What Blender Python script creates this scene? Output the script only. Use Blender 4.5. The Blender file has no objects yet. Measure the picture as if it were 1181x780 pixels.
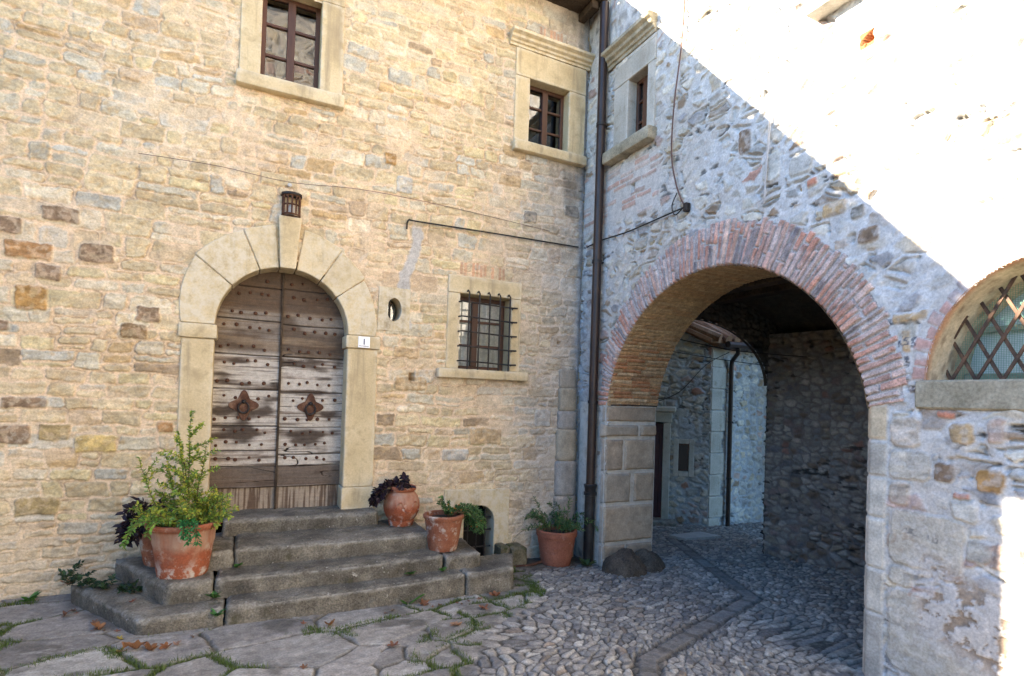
import bpy, bmesh, math, random
import numpy as np
from mathutils import Vector, Matrix, noise as mnoise
R = math.radians
random.seed(7)
scene = bpy.context.scene
COL = scene.collection

# ------------------------------------------------------------------ noise
def hsh(ix, iy, seed):
    a = (ix.astype(np.int64) * 73856093) ^ (iy.astype(np.int64) * 19349663) ^ (int(seed) * 83492791)
    a = (a & 0xFFFFFFFF).astype(np.uint64)
    a = (a ^ (a >> np.uint64(16))) * np.uint64(0x7feb352d) & np.uint64(0xFFFFFFFF)
    a = (a ^ (a >> np.uint64(15))) * np.uint64(0x846ca68b) & np.uint64(0xFFFFFFFF)
    a = a ^ (a >> np.uint64(16))
    return a.astype(np.float64) / 4294967295.0

def vn(u, v, seed=0):
    iu = np.floor(u); iv = np.floor(v)
    fu = u - iu; fv = v - iv
    fu = fu * fu * (3 - 2 * fu); fv = fv * fv * (3 - 2 * fv)
    iu = iu.astype(np.int64); iv = iv.astype(np.int64)
    a = hsh(iu, iv, seed); b = hsh(iu + 1, iv, seed)
    c = hsh(iu, iv + 1, seed); d = hsh(iu + 1, iv + 1, seed)
    return (a * (1 - fu) + b * fu) * (1 - fv) + (c * (1 - fu) + d * fu) * fv

def fbm(u, v, seed=0, octv=4, gain=.5):
    s = np.zeros(np.broadcast(u, v).shape); amp = 1.; tot = 0.
    for o in range(octv):
        s += amp * vn(u * 2 ** o + 17.3 * o, v * 2 ** o - 9.1 * o, seed + o * 31)
        tot += amp; amp *= gain
    return s / tot

def sstep(a, b, x):
    t = np.clip((x - a) / (b - a), 0, 1)
    return t * t * (3 - 2 * t)

def rnd(ids, k):
    """a per-stone random number"""
    return hsh(ids.astype(np.int64), np.full(ids.shape, k, np.int64), 911 + k)

def voro(u, v, seed, jit=.85, w=.0, reach=1):
    """power diagram on a jittered lattice -> id, distance to the cell edge, local offset"""
    iu = np.floor(u).astype(np.int64); iv = np.floor(v).astype(np.int64)
    d1 = np.full(u.shape, 1e9); d2 = np.full(u.shape, 1e9)
    p1u = np.zeros(u.shape); p1v = np.zeros(u.shape); p2u = np.zeros(u.shape); p2v = np.zeros(u.shape)
    cid = np.zeros(u.shape, np.int64)
    for dx in range(-reach, reach + 1):
        for dy in range(-reach, reach + 1):
            cx = iu + dx; cy = iv + dy
            pu = cx + .5 + jit * (hsh(cx, cy, seed) - .5)
            pv = cy + .5 + jit * (hsh(cx, cy, seed + 1) - .5)
            dd = (pu - u) ** 2 + (pv - v) ** 2 - w * hsh(cx, cy, seed + 2)
            first = dd < d1
            sec = (~first) & (dd < d2)
            d2 = np.where(first, d1, np.where(sec, dd, d2))
            p2u = np.where(first, p1u, np.where(sec, pu, p2u)); p2v = np.where(first, p1v, np.where(sec, pv, p2v))
            d1 = np.where(first, dd, d1)
            p1u = np.where(first, pu, p1u); p1v = np.where(first, pv, p1v)
            cid = np.where(first, (cx * 7919 + cy * 104729) & 0x7FFFFFFF, cid)
    L = np.sqrt((p1u - p2u) ** 2 + (p1v - p2v) ** 2) + 1e-6
    return cid, (d2 - d1) / (2 * L), u - p1u, v - p1v

def rows(u, v, seed, hr, wr, split=.3, slant=.25, rad=.022, joint=(.005, .016)):
    """coursed rubble -> stone id, signed distance inside the stone (m)"""
    rg = np.random.RandomState(seed)
    lo, hi = float(v.min()) - .3, float(v.max()) + .3
    vb = [lo]
    while vb[-1] < hi: vb.append(vb[-1] + rg.uniform(*hr))
    vb = np.array(vb)
    ri = np.clip(np.searchsorted(vb, v.ravel()) - 1, 0, len(vb) - 2)
    uu = u.ravel(); vv = v.ravel()
    sd = np.full(uu.shape, -1.); sid = np.zeros(uu.shape, np.int64)
    ulo, uhi = float(u.min()) - .6, float(u.max()) + .6
    for r in range(len(vb) - 1):
        m = np.nonzero(ri == r)[0]
        hgt = vb[r + 1] - vb[r]
        ub = [ulo - rg.uniform(0, .4)]
        while ub[-1] < uhi: ub.append(ub[-1] + rg.uniform(*wr) * (.75 + hgt * 2.2) * (1.6 if rg.rand() < .12 else 1))
        ub = np.array(ub); sl = rg.uniform(-slant, slant, len(ub)); spl = rg.rand(len(ub)); sfr = rg.uniform(.35, .65, len(ub))
        if not len(m): continue
        x = uu[m]; y = vv[m] - vb[r]
        k = np.clip(np.searchsorted(ub, x) - 1, 0, len(ub) - 2)
        bl = ub[k] + sl[k] * (y - hgt / 2); br = ub[k + 1] + sl[k + 1] * (y - hgt / 2)
        mv = x < bl; k = np.where(mv, np.maximum(k - 1, 0), k)
        mv = x > br; k = np.where(mv, np.minimum(k + 1, len(ub) - 2), k)
        bl = ub[k] + sl[k] * (y - hgt / 2); br = ub[k + 1] + sl[k + 1] * (y - hgt / 2)
        ids = (r * 5003 + k * 2 + seed * 100003).astype(np.int64)
        y0 = np.zeros(len(m)); y1 = np.full(len(m), hgt)
        sp = (spl[k] < split) & (hgt > (hr[0] + hr[1]) * .45)
        up = y > sfr[k] * hgt
        y0 = np.where(sp & up, sfr[k] * hgt, y0); y1 = np.where(sp & ~up, sfr[k] * hgt, y1)
        ids = np.where(sp & up, ids + 1, ids)
        j = joint[0] + (joint[1] - joint[0]) * rnd(ids, 3)
        a = np.minimum(x - bl, br - x) - j
        b = np.minimum(y - y0, y1 - y) - j * (.6 + .8 * rnd(ids, 4))
        rr = rad * (.5 + rnd(ids, 5))
        qa = np.minimum(a - rr, 0); qb = np.minimum(b - rr, 0)
        s = rr - np.sqrt(qa * qa + qb * qb) + np.minimum(np.maximum(np.minimum(a - rr, b - rr), 0), .05)
        sd[m] = s; sid[m] = ids
    return sid.reshape(u.shape), sd.reshape(u.shape)

def bricks(u, v, seed, L=.26, H=.055, joint=.007):
    r = np.floor(v / H); off = hsh(r.astype(np.int64), np.zeros(r.shape, np.int64), seed) * L
    x = u + off
    k = np.floor(x / L)
    fx = x - k * L; fy = v - r * H
    ids = ((r * 4099 + k).astype(np.int64) & 0x7FFFFFFF) + seed * 77
    j = joint * (.6 + .9 * rnd(ids, 2))
    return ids, np.minimum(np.minimum(fx, L - fx), np.minimum(fy, H - fy)) - j

def pal(ids, cols, k=0):
    cols = np.array(cols, float)
    w = cols[:, 3] / cols[:, 3].sum(); cw = np.cumsum(w)
    i = np.clip(np.searchsorted(cw, rnd(ids, 20 + k)), 0, len(cols) - 1)
    c = cols[i, :3]
    return c * (.82 + .36 * rnd(ids, 40 + k))[..., None]

def mix(a, b, t):
    t = np.asarray(t)[..., None]
    return np.asarray(a) * (1 - t) + np.asarray(b) * t

# ------------------------------------------------------------------ objects
def tag(o, label=None, cat=None, group=None, kind=None):
    if label: o['label'] = label
    if cat: o['category'] = cat
    if group: o['group'] = group
    if kind: o['kind'] = kind
    return o

def empty(name, loc=(0, 0, 0), label=None, cat=None, group=None):
    o = bpy.data.objects.new(name, None); COL.objects.link(o)
    o.location = loc; o.empty_display_size = .2
    return tag(o, label, cat, group)

def link(name, me, parent=None, mat=None):
    o = bpy.data.objects.new(name, me); COL.objects.link(o)
    if mat is not None: me.materials.append(mat)
    if parent is not None:
        o.parent = parent
        off = Vector((0, 0, 0)); q = parent
        while q is not None: off += q.location; q = q.parent
        o.location = -off                      # meshes are written in world metres
    return o

def sheet(name, P, col, mat, parent=None, keep=None, flip=False):
    """P: (n, m, 3) grid of points -> one smooth mesh, colour per vertex"""
    n, m = P.shape[:2]
    idx = np.arange(n * m).reshape(n, m)
    q = np.stack([idx[:-1, :-1], idx[1:, :-1], idx[1:, 1:], idx[:-1, 1:]], -1).reshape(-1, 4)
    if flip: q = q[:, ::-1]
    if keep is not None: q = q[keep.reshape(-1)]
    used = np.unique(q); remap = np.full(n * m, -1, np.int64); remap[used] = np.arange(len(used))
    q = remap[q]; co = P.reshape(-1, 3)[used]
    me = bpy.data.meshes.new(name)
    me.vertices.add(len(co)); me.vertices.foreach_set('co', co.astype(np.float32).ravel())
    me.loops.add(q.size); me.loops.foreach_set('vertex_index', q.astype(np.int32).ravel())
    me.polygons.add(len(q)); me.polygons.foreach_set('loop_start', np.arange(0, q.size, 4, dtype=np.int32))
    me.update(calc_edges=True)
    if col is not None:
        at = me.color_attributes.new('Col', 'FLOAT_COLOR', 'POINT')
        c = np.ones((len(co), 4), np.float32); c[:, :3] = col.reshape(-1, 3)[used]
        at.data.foreach_set('color', c.ravel())
    me.shade_smooth()
    return link(name, me, parent, mat)

class MB:
    """collects shapes and links them as ONE mesh object"""
    def __init__(s): s.v = []; s.f = []; s.c = []; s.cur = (1, 1, 1)
    def add(s, vs, fs):
        o = len(s.v); s.v += [tuple(p) for p in vs]; s.f += [tuple(i + o for i in f) for f in fs]
        s.c += [s.cur] * len(vs)
    def box(s, a, b, M=None):
        (x0, y0, z0), (x1, y1, z1) = a, b
        vs = [(x0, y0, z0), (x1, y0, z0), (x1, y1, z0), (x0, y1, z0), (x0, y0, z1), (x1, y0, z1), (x1, y1, z1), (x0, y1, z1)]
        if M is not None: vs = [M(p) for p in vs]
        s.add(vs, [(0, 3, 2, 1), (4, 5, 6, 7), (0, 1, 5, 4), (1, 2, 6, 5), (2, 3, 7, 6), (3, 0, 4, 7)])
    def prism(s, poly, f0, f1):
        """poly: list of 2-D points; f0/f1 map a point to the two ends"""
        n = len(poly)
        vs = [f0(p) for p in poly] + [f1(p) for p in poly]
        fs = [tuple(range(n - 1, -1, -1)), tuple(range(n, 2 * n))]
        fs += [(i, (i + 1) % n, n + (i + 1) % n, n + i) for i in range(n)]
        s.add(vs, fs)
    def tube(s, pts, r, n=8, cap=True):
        pts = [Vector(p) for p in pts]; rs = r if isinstance(r, (list, tuple)) else [r] * len(pts)
        rings = []; up = Vector((0, 0, 1))
        t0 = (pts[1] - pts[0]).normalized()
        if abs(t0.dot(up)) > .95: up = Vector((0, 1, 0))
        a = t0.cross(up).normalized()
        for i, p in enumerate(pts):
            t = (pts[min(i + 1, len(pts) - 1)] - pts[max(i - 1, 0)])
            t = t.normalized() if t.length > 1e-9 else t0
            a = (a - t * a.dot(t)); a = a.normalized() if a.length > 1e-6 else t.orthogonal().normalized()
            b = t.cross(a)
            rings.append([p + (a * math.cos(2 * math.pi * k / n) + b * math.sin(2 * math.pi * k / n)) * rs[i] for k in range(n)])
        vs = [v for rg in rings for v in rg]; fs = []
        for i in range(len(pts) - 1):
            for k in range(n):
                fs.append((i * n + k, i * n + (k + 1) % n, (i + 1) * n + (k + 1) % n, (i + 1) * n + k))
        if cap: fs += [tuple(range(n - 1, -1, -1)), tuple((len(pts) - 1) * n + k for k in range(n))]
        s.add(vs, fs)
    def lathe(s, prof, c, n=40, wob=0, seed=0):
        vs = []; fs = []
        for j, (r, z) in enumerate(prof):
            for k in range(n):
                t = 2 * math.pi * k / n
                rr = r * (1 + wob * (mnoise.noise(Vector((math.cos(t) * 1.5, math.sin(t) * 1.5, z * 4 + seed)))))
                vs.append((c[0] + rr * math.cos(t), c[1] + rr * math.sin(t), c[2] + z))
        for j in range(len(prof) - 1):
            for k in range(n):
                fs.append((j * n + k, j * n + (k + 1) % n, (j + 1) * n + (k + 1) % n, (j + 1) * n + k))
        fs.append(tuple(range(n - 1, -1, -1))); fs.append(tuple((len(prof) - 1) * n + k for k in range(n)))
        s.add(vs, fs)
    def build(s, name, mat, parent=None, bevel=0, smooth=False, fix=True, rough=0, cell=.08, seg=1, seed=0, angle=35):
        me = bpy.data.meshes.new(name); me.from_pydata(s.v, [], s.f)
        if any(c != (1, 1, 1) for c in s.c):
            at = me.color_attributes.new('Col', 'FLOAT_COLOR', 'POINT')
            at.data.foreach_set('color', np.array([(*c, 1) for c in s.c], np.float32).ravel())
        if fix or bevel or rough:
            bm = bmesh.new(); bm.from_mesh(me)
            if fix: bmesh.ops.recalc_face_normals(bm, faces=bm.faces)
            if bevel:
                es = [e for e in bm.edges if len(e.link_faces) == 2 and e.calc_face_angle(0) > R(angle)]
                bmesh.ops.bevel(bm, geom=es, offset=bevel, segments=seg, affect='EDGES', profile=.5, clamp_overlap=True)
            if rough:
                for _ in range(6):
                    es = [e for e in bm.edges if e.calc_length() > cell * 1.5]
                    if not es: break
                    bmesh.ops.subdivide_edges(bm, edges=es, cuts=1, use_grid_fill=True)
                bmesh.ops.triangulate(bm, faces=[f for f in bm.faces if len(f.verts) > 4])
                bm.normal_update()
                for v in bm.verts:
                    p = v.co * 5 + Vector((seed * 3.7, seed, 0))
                    d = mnoise.noise(p) * .6 + mnoise.noise(p * 3) * .35 + mnoise.noise(p * 8) * .2
                    v.co += v.normal * d * rough
            bm.to_mesh(me); bm.free()
        if smooth: me.shade_smooth()
        else: me.shade_flat()
        if smooth == 'auto':
            me.set_sharp_from_angle(angle=R(40))
        return link(name, me, parent, mat)

def FA(p): return (p[0], -p[1], p[2])          # wall of the door: (along, out, up)
def FB(p): return (-p[1], -p[0], p[2])         # wall of the archway: (along, out, up)

# ------------------------------------------------------------------ materials
def new_mat(name):
    m = bpy.data.materials.new(name); m.use_nodes = True
    nt = m.node_tree; b = nt.nodes['Principled BSDF']
    return m, nt, b

def nd(nt, typ, **kw):
    n = nt.nodes.new(typ)
    for k, v in kw.items():
        if k in n.inputs: n.inputs[k].default_value = v
        else: setattr(n, k, v)
    return n

def coords(nt): return nd(nt, 'ShaderNodeTexCoord').outputs['Object']

def noise_n(nt, scale, detail=4, rough=.55, vec=None, stretch=None):
    n = nd(nt, 'ShaderNodeTexNoise'); n.inputs['Scale'].default_value = scale
    n.inputs['Detail'].default_value = detail; n.inputs['Roughness'].default_value = rough
    v = vec or coords(nt)
    if stretch:
        mp = nd(nt, 'ShaderNodeMapping'); mp.inputs['Scale'].default_value = stretch
        nt.links.new(v, mp.inputs['Vector']); v = mp.outputs['Vector']
    nt.links.new(v, n.inputs['Vector'])
    return n.outputs['Fac']

def ramp(nt, fac, stops):
    r = nd(nt, 'ShaderNodeValToRGB'); e = r.color_ramp.elements
    while len(e) > 1: e.remove(e[-1])
    e[0].position = stops[0][0]; e[0].color = (*stops[0][1], 1)
    for p, c in stops[1:]:
        x = e.new(p); x.color = (*c, 1)
    nt.links.new(fac, r.inputs['Fac'])
    return r.outputs['Color']

def mixc(nt, a, b, fac, mode='MIX'):
    m = nd(nt, 'ShaderNodeMix', data_type='RGBA', blend_type=mode)
    for s, x in ((6, a), (7, b)):
        if isinstance(x, tuple): m.inputs[s].default_value = (*x, 1)
        else: nt.links.new(x, m.inputs[s])
    if isinstance(fac, (int, float)): m.inputs[0].default_value = fac
    else: nt.links.new(fac, m.inputs[0])
    return m.outputs[2]

def bump(nt, b, fac, strength=.4, dist=.01):
    bp = nd(nt, 'ShaderNodeBump'); bp.inputs['Strength'].default_value = strength; bp.inputs['Distance'].default_value = dist
    nt.links.new(fac, bp.inputs['Height']); nt.links.new(bp.outputs['Normal'], b.inputs['Normal'])

def g3(x): return (x, x, x)

def mat_attr(name, fine=90, amp=.35, bs=.5, bd=.006, rough=.92, spec=.2):
    """colour from the mesh, fine grain and bump from noise"""
    m, nt, b = new_mat(name)
    at = nd(nt, 'ShaderNodeAttribute', attribute_name='Col')
    n1 = noise_n(nt, fine, 5, .65); n2 = noise_n(nt, fine * .22, 5, .6)
    c = mixc(nt, at.outputs['Color'], ramp(nt, n1, [(.25, g3(1 - amp)), (.75, g3(1 + amp))]), 1, 'MULTIPLY')
    c = mixc(nt, c, ramp(nt, n2, [(.3, g3(1 - amp * .6)), (.7, g3(1 + amp * .6))]), 1, 'MULTIPLY')
    nt.links.new(c, b.inputs['Base Color'])
    b.inputs['Roughness'].default_value = rough; b.inputs['Specular IOR Level'].default_value = spec
    ad = nd(nt, 'ShaderNodeMath', operation='ADD'); nt.links.new(n1, ad.inputs[0]); nt.links.new(n2, ad.inputs[1])
    bump(nt, b, ad.outputs[0], bs, bd)
    return m

def mat_noise(name, stops, scale=6, fine=70, amp=.3, bs=.4, bd=.005, rough=.85, spec=.25, metal=0, stretch=None, extra=None, edge=None):
    m, nt, b = new_mat(name)
    n1 = noise_n(nt, scale, 6, .6, stretch=stretch); n2 = noise_n(nt, fine, 4, .6, stretch=stretch)
    c = ramp(nt, n1, stops)
    c = mixc(nt, c, ramp(nt, n2, [(.3, g3(1 - amp)), (.7, g3(1 + amp * .5))]), 1, 'MULTIPLY')
    for (sc, lo, hi, colr, *sx) in (extra or []):
        k = ramp(nt, noise_n(nt, sc, 6, .65, stretch=sx[0] if sx else None), [(lo, g3(0)), (hi, g3(1))])
        c = mixc(nt, c, colr, k)
    if edge:
        ge = nd(nt, 'ShaderNodeNewGeometry')
        k = ramp(nt, ge.outputs['Pointiness'], [(.515, g3(0)), (.56, g3(1))])
        k = mixc(nt, k, ramp(nt, noise_n(nt, 13, 5, .7), [(.38, g3(0)), (.6, g3(.75))]), 1, 'MULTIPLY')
        c = mixc(nt, c, edge, k)
    nt.links.new(c, b.inputs['Base Color'])
    b.inputs['Roughness'].default_value = rough; b.inputs['Specular IOR Level'].default_value = spec; b.inputs['Metallic'].default_value = metal
    bump(nt, b, n2, bs, bd)
    return m

M = {}
M['wall'] = mat_attr('rubble_stone', 62, .27, .5, .006)
M['soft'] = mat_attr('rubble_stone_smooth', 60, .25, .4, .004)
M['wood_door'] = mat_attr('weathered_wood', 120, .25, .35, .003, .8)
M['ground'] = mat_attr('paving_stone', 75, .42, .6, .006, .8, .35)
M['brick'] = mat_attr('old_brick', 90, .5, .8, .006)
M['trim'] = mat_noise('cream_sandstone', [(.3, (.46, .355, .20)), (.5, (.57, .45, .265)), (.72, (.64, .525, .335))], 2.2, 60, .14, .35, .004, .9, .2,
                      extra=[(9, .56, .76, (.36, .275, .16)), (3.5, .54, .70, (.40, .31, .18)), (2.3, .60, .72, (.30, .235, .15)), (40, .66, .74, (.24, .19, .12)), (7, .54, .70, (.32, .25, .155), (1, 1, .09))], edge=(.62, .55, .42))
M['trim_grey'] = mat_noise('grey_sandstone', [(.3, (.36, .33, .27)), (.5, (.45, .42, .36)), (.72, (.53, .50, .44))], 2.5, 60, .18, .4, .005, .9, .2,
                           extra=[(7, .56, .76, (.26, .23, .17)), (40, .66, .74, (.20, .18, .14)), (7, .56, .72, (.28, .26, .21), (1, 1, .09))], edge=(.56, .53, .47))
M['trim_old'] = mat_noise('weathered_sill_stone', [(.3, (.20, .175, .12)), (.5, (.32, .28, .20)), (.72, (.45, .40, .30))], 6, 60, .3, .5, .006, .92, .15)
M['step'] = mat_noise('step_stone', [(.3, (.070, .061, .048)), (.5, (.15, .132, .103)), (.7, (.27, .24, .19))], 4, 70, .5, .9, .009, .88, .25,
                      extra=[(7, .58, .72, (.075, .068, .038)), (23, .63, .69, (.36, .34, .29)), (34, .66, .72, (.045, .04, .032))], edge=(.36, .335, .285))
M['guard'] = mat_noise('guard_stone', [(.3, (.05, .04, .031)), (.6, (.115, .092, .068))], 5, 60, .5, .8, .012, .9, .2)
M['terra'] = mat_noise('terracotta', [(.3, (.23, .062, .030)), (.55, (.32, .095, .045)), (.75, (.38, .15, .08))], 6, 60, .3, .3, .003, .85, .2,
                       extra=[(9, .57, .68, (.46, .36, .29)), (4, .55, .72, (.20, .075, .045)), (3, .6, .7, (.38, .21, .14))])
def lime_pot(m):
    # lime bloom streaking down from the rim, as watering leaves it
    nt = m.node_tree; b = nt.nodes['Principled BSDF']
    src = b.inputs['Base Color'].links[0].from_socket
    tc = nd(nt, 'ShaderNodeTexCoord'); sx = nd(nt, 'ShaderNodeSeparateXYZ'); nt.links.new(tc.outputs['Generated'], sx.inputs[0])
    z = ramp(nt, sx.outputs['Z'], [(.45, g3(0)), (.62, g3(.9)), (.84, g3(.75)), (.88, g3(.1))])
    st = ramp(nt, noise_n(nt, 9, 4, .6, stretch=(1, 1, .12)), [(.34, g3(.15)), (.62, g3(1))])
    k = mixc(nt, z, st, 1, 'MULTIPLY')
    c = mixc(nt, src, (.40, .27, .19), k)
    z2 = ramp(nt, sx.outputs['Z'], [(.05, g3(1)), (.38, g3(0))])
    k2 = mixc(nt, z2, ramp(nt, noise_n(nt, 16, 5, .6), [(.52, g3(0)), (.62, g3(1))]), 1, 'MULTIPLY')
    c = mixc(nt, c, (.50, .44, .38), k2)
    nt.links.new(c, b.inputs['Base Color'])
lime_pot(M['terra'])
M['terra_old'] = mat_noise('stained_terracotta', [(.3, (.20, .065, .035)), (.55, (.28, .11, .06)), (.75, (.34, .19, .12))], 7, 60, .25, .35, .003, .88, .2,
                           extra=[(10, .53, .68, (.48, .42, .35)), (6, .62, .74, (.12, .09, .06))])
M['terra_new'] = mat_noise('plain_terracotta', [(.3, (.24, .082, .048)), (.7, (.34, .135, .082))], 4, 60, .25, .3, .002, .85, .2,
                           extra=[(7, .60, .72, (.38, .22, .16)), (9, .62, .72, (.16, .06, .04))])
M['soil'] = mat_noise('soil', [(.3, (.02, .015, .01)), (.7, (.07, .05, .035))], 40, 90, .5, 1, .01)
M['iron'] = mat_noise('dark_iron', [(.3, (.018, .016, .015)), (.7, (.05, .042, .038))], 20, 90, .3, .4, .002, .6, .4, .4)
M['rust'] = mat_noise('rusty_iron', [(.3, (.055, .022, .012)), (.55, (.12, .055, .032)), (.75, (.24, .145, .095))], 14, 90, .35, .6, .003, .8, .3, .2)
M['bar'] = mat_noise('rusted_bar', [(.3, (.045, .03, .024)), (.5, (.10, .06, .04)), (.72, (.19, .10, .055))], 18, 90, .3, .5, .002, .7, .3, .2)
M['pipe'] = mat_noise('brown_painted_metal', [(.3, (.020, .012, .010)), (.7, (.042, .025, .020))], 6, 60, .25, .2, .002, .42, .5, .3)
M['pipe_low'] = mat_noise('grey_cast_iron', [(.3, (.018, .017, .017)), (.7, (.05, .047, .046))], 9, 60, .3, .3, .002, .45, .5, .5)
M['winwood'] = mat_noise('brown_window_wood', [(.3, (.055, .022, .012)), (.7, (.11, .047, .025))], 4, 40, .3, .3, .002, .5, .4, 0, (1, 1, .12))
M['beam'] = mat_noise('old_beam_wood', [(.3, (.03, .02, .013)), (.7, (.085, .06, .04))], 5, 40, .4, .6, .005, .85, .2)
M['maroon'] = mat_noise('maroon_paint', [(.3, (.045, .012, .018)), (.7, (.075, .02, .028))], 5, 60, .2, .2, .002, .55, .4)
M['tile'] = mat_noise('roof_tile', [(.3, (.20, .10, .055)), (.55, (.30, .17, .10)), (.75, (.36, .26, .18))], 3, 50, .35, .5, .005, .9, .2)
M['plaster'] = mat_noise('warm_plaster', [(.3, (.26, .19, .10)), (.55, (.40, .31, .185)), (.75, (.49, .40, .26))], 7, 60, .3, .5, .006, .92, .15)
M['dark'] = mat_noise('dark_room', [(.3, (.012, .011, .010)), (.7, (.02, .018, .016))], 3)
M['cable'] = mat_noise('black_cable', [(.3, (.02, .018, .016)), (.7, (.04, .036, .03))], 9, 60, .2, .1, .001, .6)
M['cable_brown'] = mat_noise('brown_cable', [(.3, (.10, .055, .04)), (.7, (.16, .09, .07))], 9, 60, .2, .1, .001, .6)
M['cable_pale'] = mat_noise('pale_cable', [(.3, (.40, .39, .38)), (.7, (.55, .53, .5))], 9, 60, .2, .1, .001, .6)
M['white'] = mat_noise('white_enamel', [(.3, (.74, .75, .76)), (.7, (.82, .82, .81))], 9, 60, .05, .05, .001, .3, .5)
M['blue'] = mat_noise('blue_enamel', [(.3, (.012, .022, .09)), (.7, (.02, .035, .13))], 9, 60, .1, .05, .001, .35, .5)
M['stem'] = mat_noise('plant_stem', [(.3, (.09, .065, .035)), (.7, (.16, .12, .06))], 20)
M['slab'] = mat_noise('pale_slab', [(.3, (.30, .29, .27)), (.7, (.42, .41, .38))], 6, 60, .2, .3, .003, .6, .4)
M['mossy'] = mat_noise('mossy_block', [(.3, (.10, .085, .05)), (.5, (.17, .145, .09)), (.7, (.25, .22, .15))], 7, 60, .4, .7, .008, .92, .15,
                       extra=[(9, .5, .66, (.062, .068, .018))])

def leaf_mat(name):
    m, nt, b = new_mat(name)
    at = nd(nt, 'ShaderNodeAttribute', attribute_name='Col')
    nt.links.new(at.outputs['Color'], b.inputs['Base Color'])
    b.inputs['Roughness'].default_value = .5; b.inputs['Specular IOR Level'].default_value = .35
    tr = nd(nt, 'ShaderNodeBsdfTranslucent'); nt.links.new(at.outputs['Color'], tr.inputs['Color'])
    mx = nd(nt, 'ShaderNodeMixShader'); mx.inputs[0].default_value = .3
    out = nt.nodes['Material Output']
    nt.links.new(b.outputs[0], mx.inputs[1]); nt.links.new(tr.outputs[0], mx.inputs[2]); nt.links.new(mx.outputs[0], out.inputs['Surface'])
    return m
M['leaf'] = leaf_mat('plant_leaf')

def glass_mat(name, tint=(.90, .92, .91)):
    m, nt, b = new_mat(name); nt.nodes.remove(b)
    fr = nd(nt, 'ShaderNodeFresnel'); fr.inputs['IOR'].default_value = 1.65
    gl = nd(nt, 'ShaderNodeBsdfGlossy'); gl.inputs['Roughness'].default_value = .015
    n = noise_n(nt, 2.2, 2); bp = nd(nt, 'ShaderNodeBump'); bp.inputs['Strength'].default_value = .12; bp.inputs['Distance'].default_value = .02
    nt.links.new(n, bp.inputs['Height']); nt.links.new(bp.outputs[0], gl.inputs['Normal'])
    tr = nd(nt, 'ShaderNodeBsdfTransparent'); tr.inputs['Color'].default_value = (*tint, 1)
    mx = nd(nt, 'ShaderNodeMixShader')
    ad = nd(nt, 'ShaderNodeMath', operation='MULTIPLY_ADD'); ad.inputs[1].default_value = 1.1; ad.inputs[2].default_value = .08
    nt.links.new(fr.outputs[0], ad.inputs[0]); nt.links.new(ad.outputs[0], mx.inputs[0])
    nt.links.new(tr.outputs[0], mx.inputs[1]); nt.links.new(gl.outputs[0], mx.inputs[2])
    nt.links.new(mx.outputs[0], nt.nodes['Material Output'].inputs['Surface'])
    return m
M['glass'] = glass_mat('window_glass')

def curtain_mat():
    m, nt, b = new_mat('lace_curtain')
    w = nd(nt, 'ShaderNodeTexVoronoi'); w.inputs['Scale'].default_value = 34; nt.links.new(coords(nt), w.inputs['Vector'])
    n = noise_n(nt, 9, 4)
    c = ramp(nt, w.outputs['Distance'], [(.1, (.86, .86, .83)), (.55, (.66, .67, .65))])
    c = mixc(nt, c, ramp(nt, n, [(.35, g3(.75)), (.65, g3(1))]), 1, 'MULTIPLY')
    nt.links.new(c, b.inputs['Base Color']); b.inputs['Roughness'].default_value = .9
    return m
M['curtain'] = curtain_mat()
# ------------------------------------------------------------------ ground level
def zg(x, y):
    x = np.clip(x, -12., 9.); y = np.clip(y, -14., 8.)
    return -.25 - .028 * x - .039 * y

def axis(parts):
    """join (start, stop, step) runs into one list of grid lines"""
    out = []
    for a, b, s in parts:
        n = max(1, int(round((b - a) / s)))
        out += list(a + (b - a) * np.arange(n) / n)
    out.append(parts[-1][1])
    return np.array(out)

def cells(us, vs):
    return np.meshgrid((us[:-1] + us[1:]) / 2, (vs[:-1] + vs[1:]) / 2, indexing='ij')

PALA = [(.54, .43, .26, 30), (.48, .375, .22, 20), (.47, .42, .31, 16), (.44, .42, .35, 8), (.45, .30, .14, 3), (.29, .20, .12, 1.2),
        (.54, .44, .24, 8), (.50, .37, .24, 3), (.60, .51, .36, 12)]
SPOT = dict(br=(.20, .13, .078), do=(.20, .12, .055), oc=(.36, .20, .065), ol=(.30, .22, .10), ye=(.50, .36, .14), gr=(.22, .195, .155), tan=(.42, .29, .15),
            pk=(.38, .28, .22), pi=(.46, .39, .31), gy=(.42, .40, .35), as1=(.44, .40, .33), as2=(.42, .385, .32), rd=(.42, .17, .10))
SPOT['or'] = (.36, .19, .075); SPOT['as'] = SPOT['as1']

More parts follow.
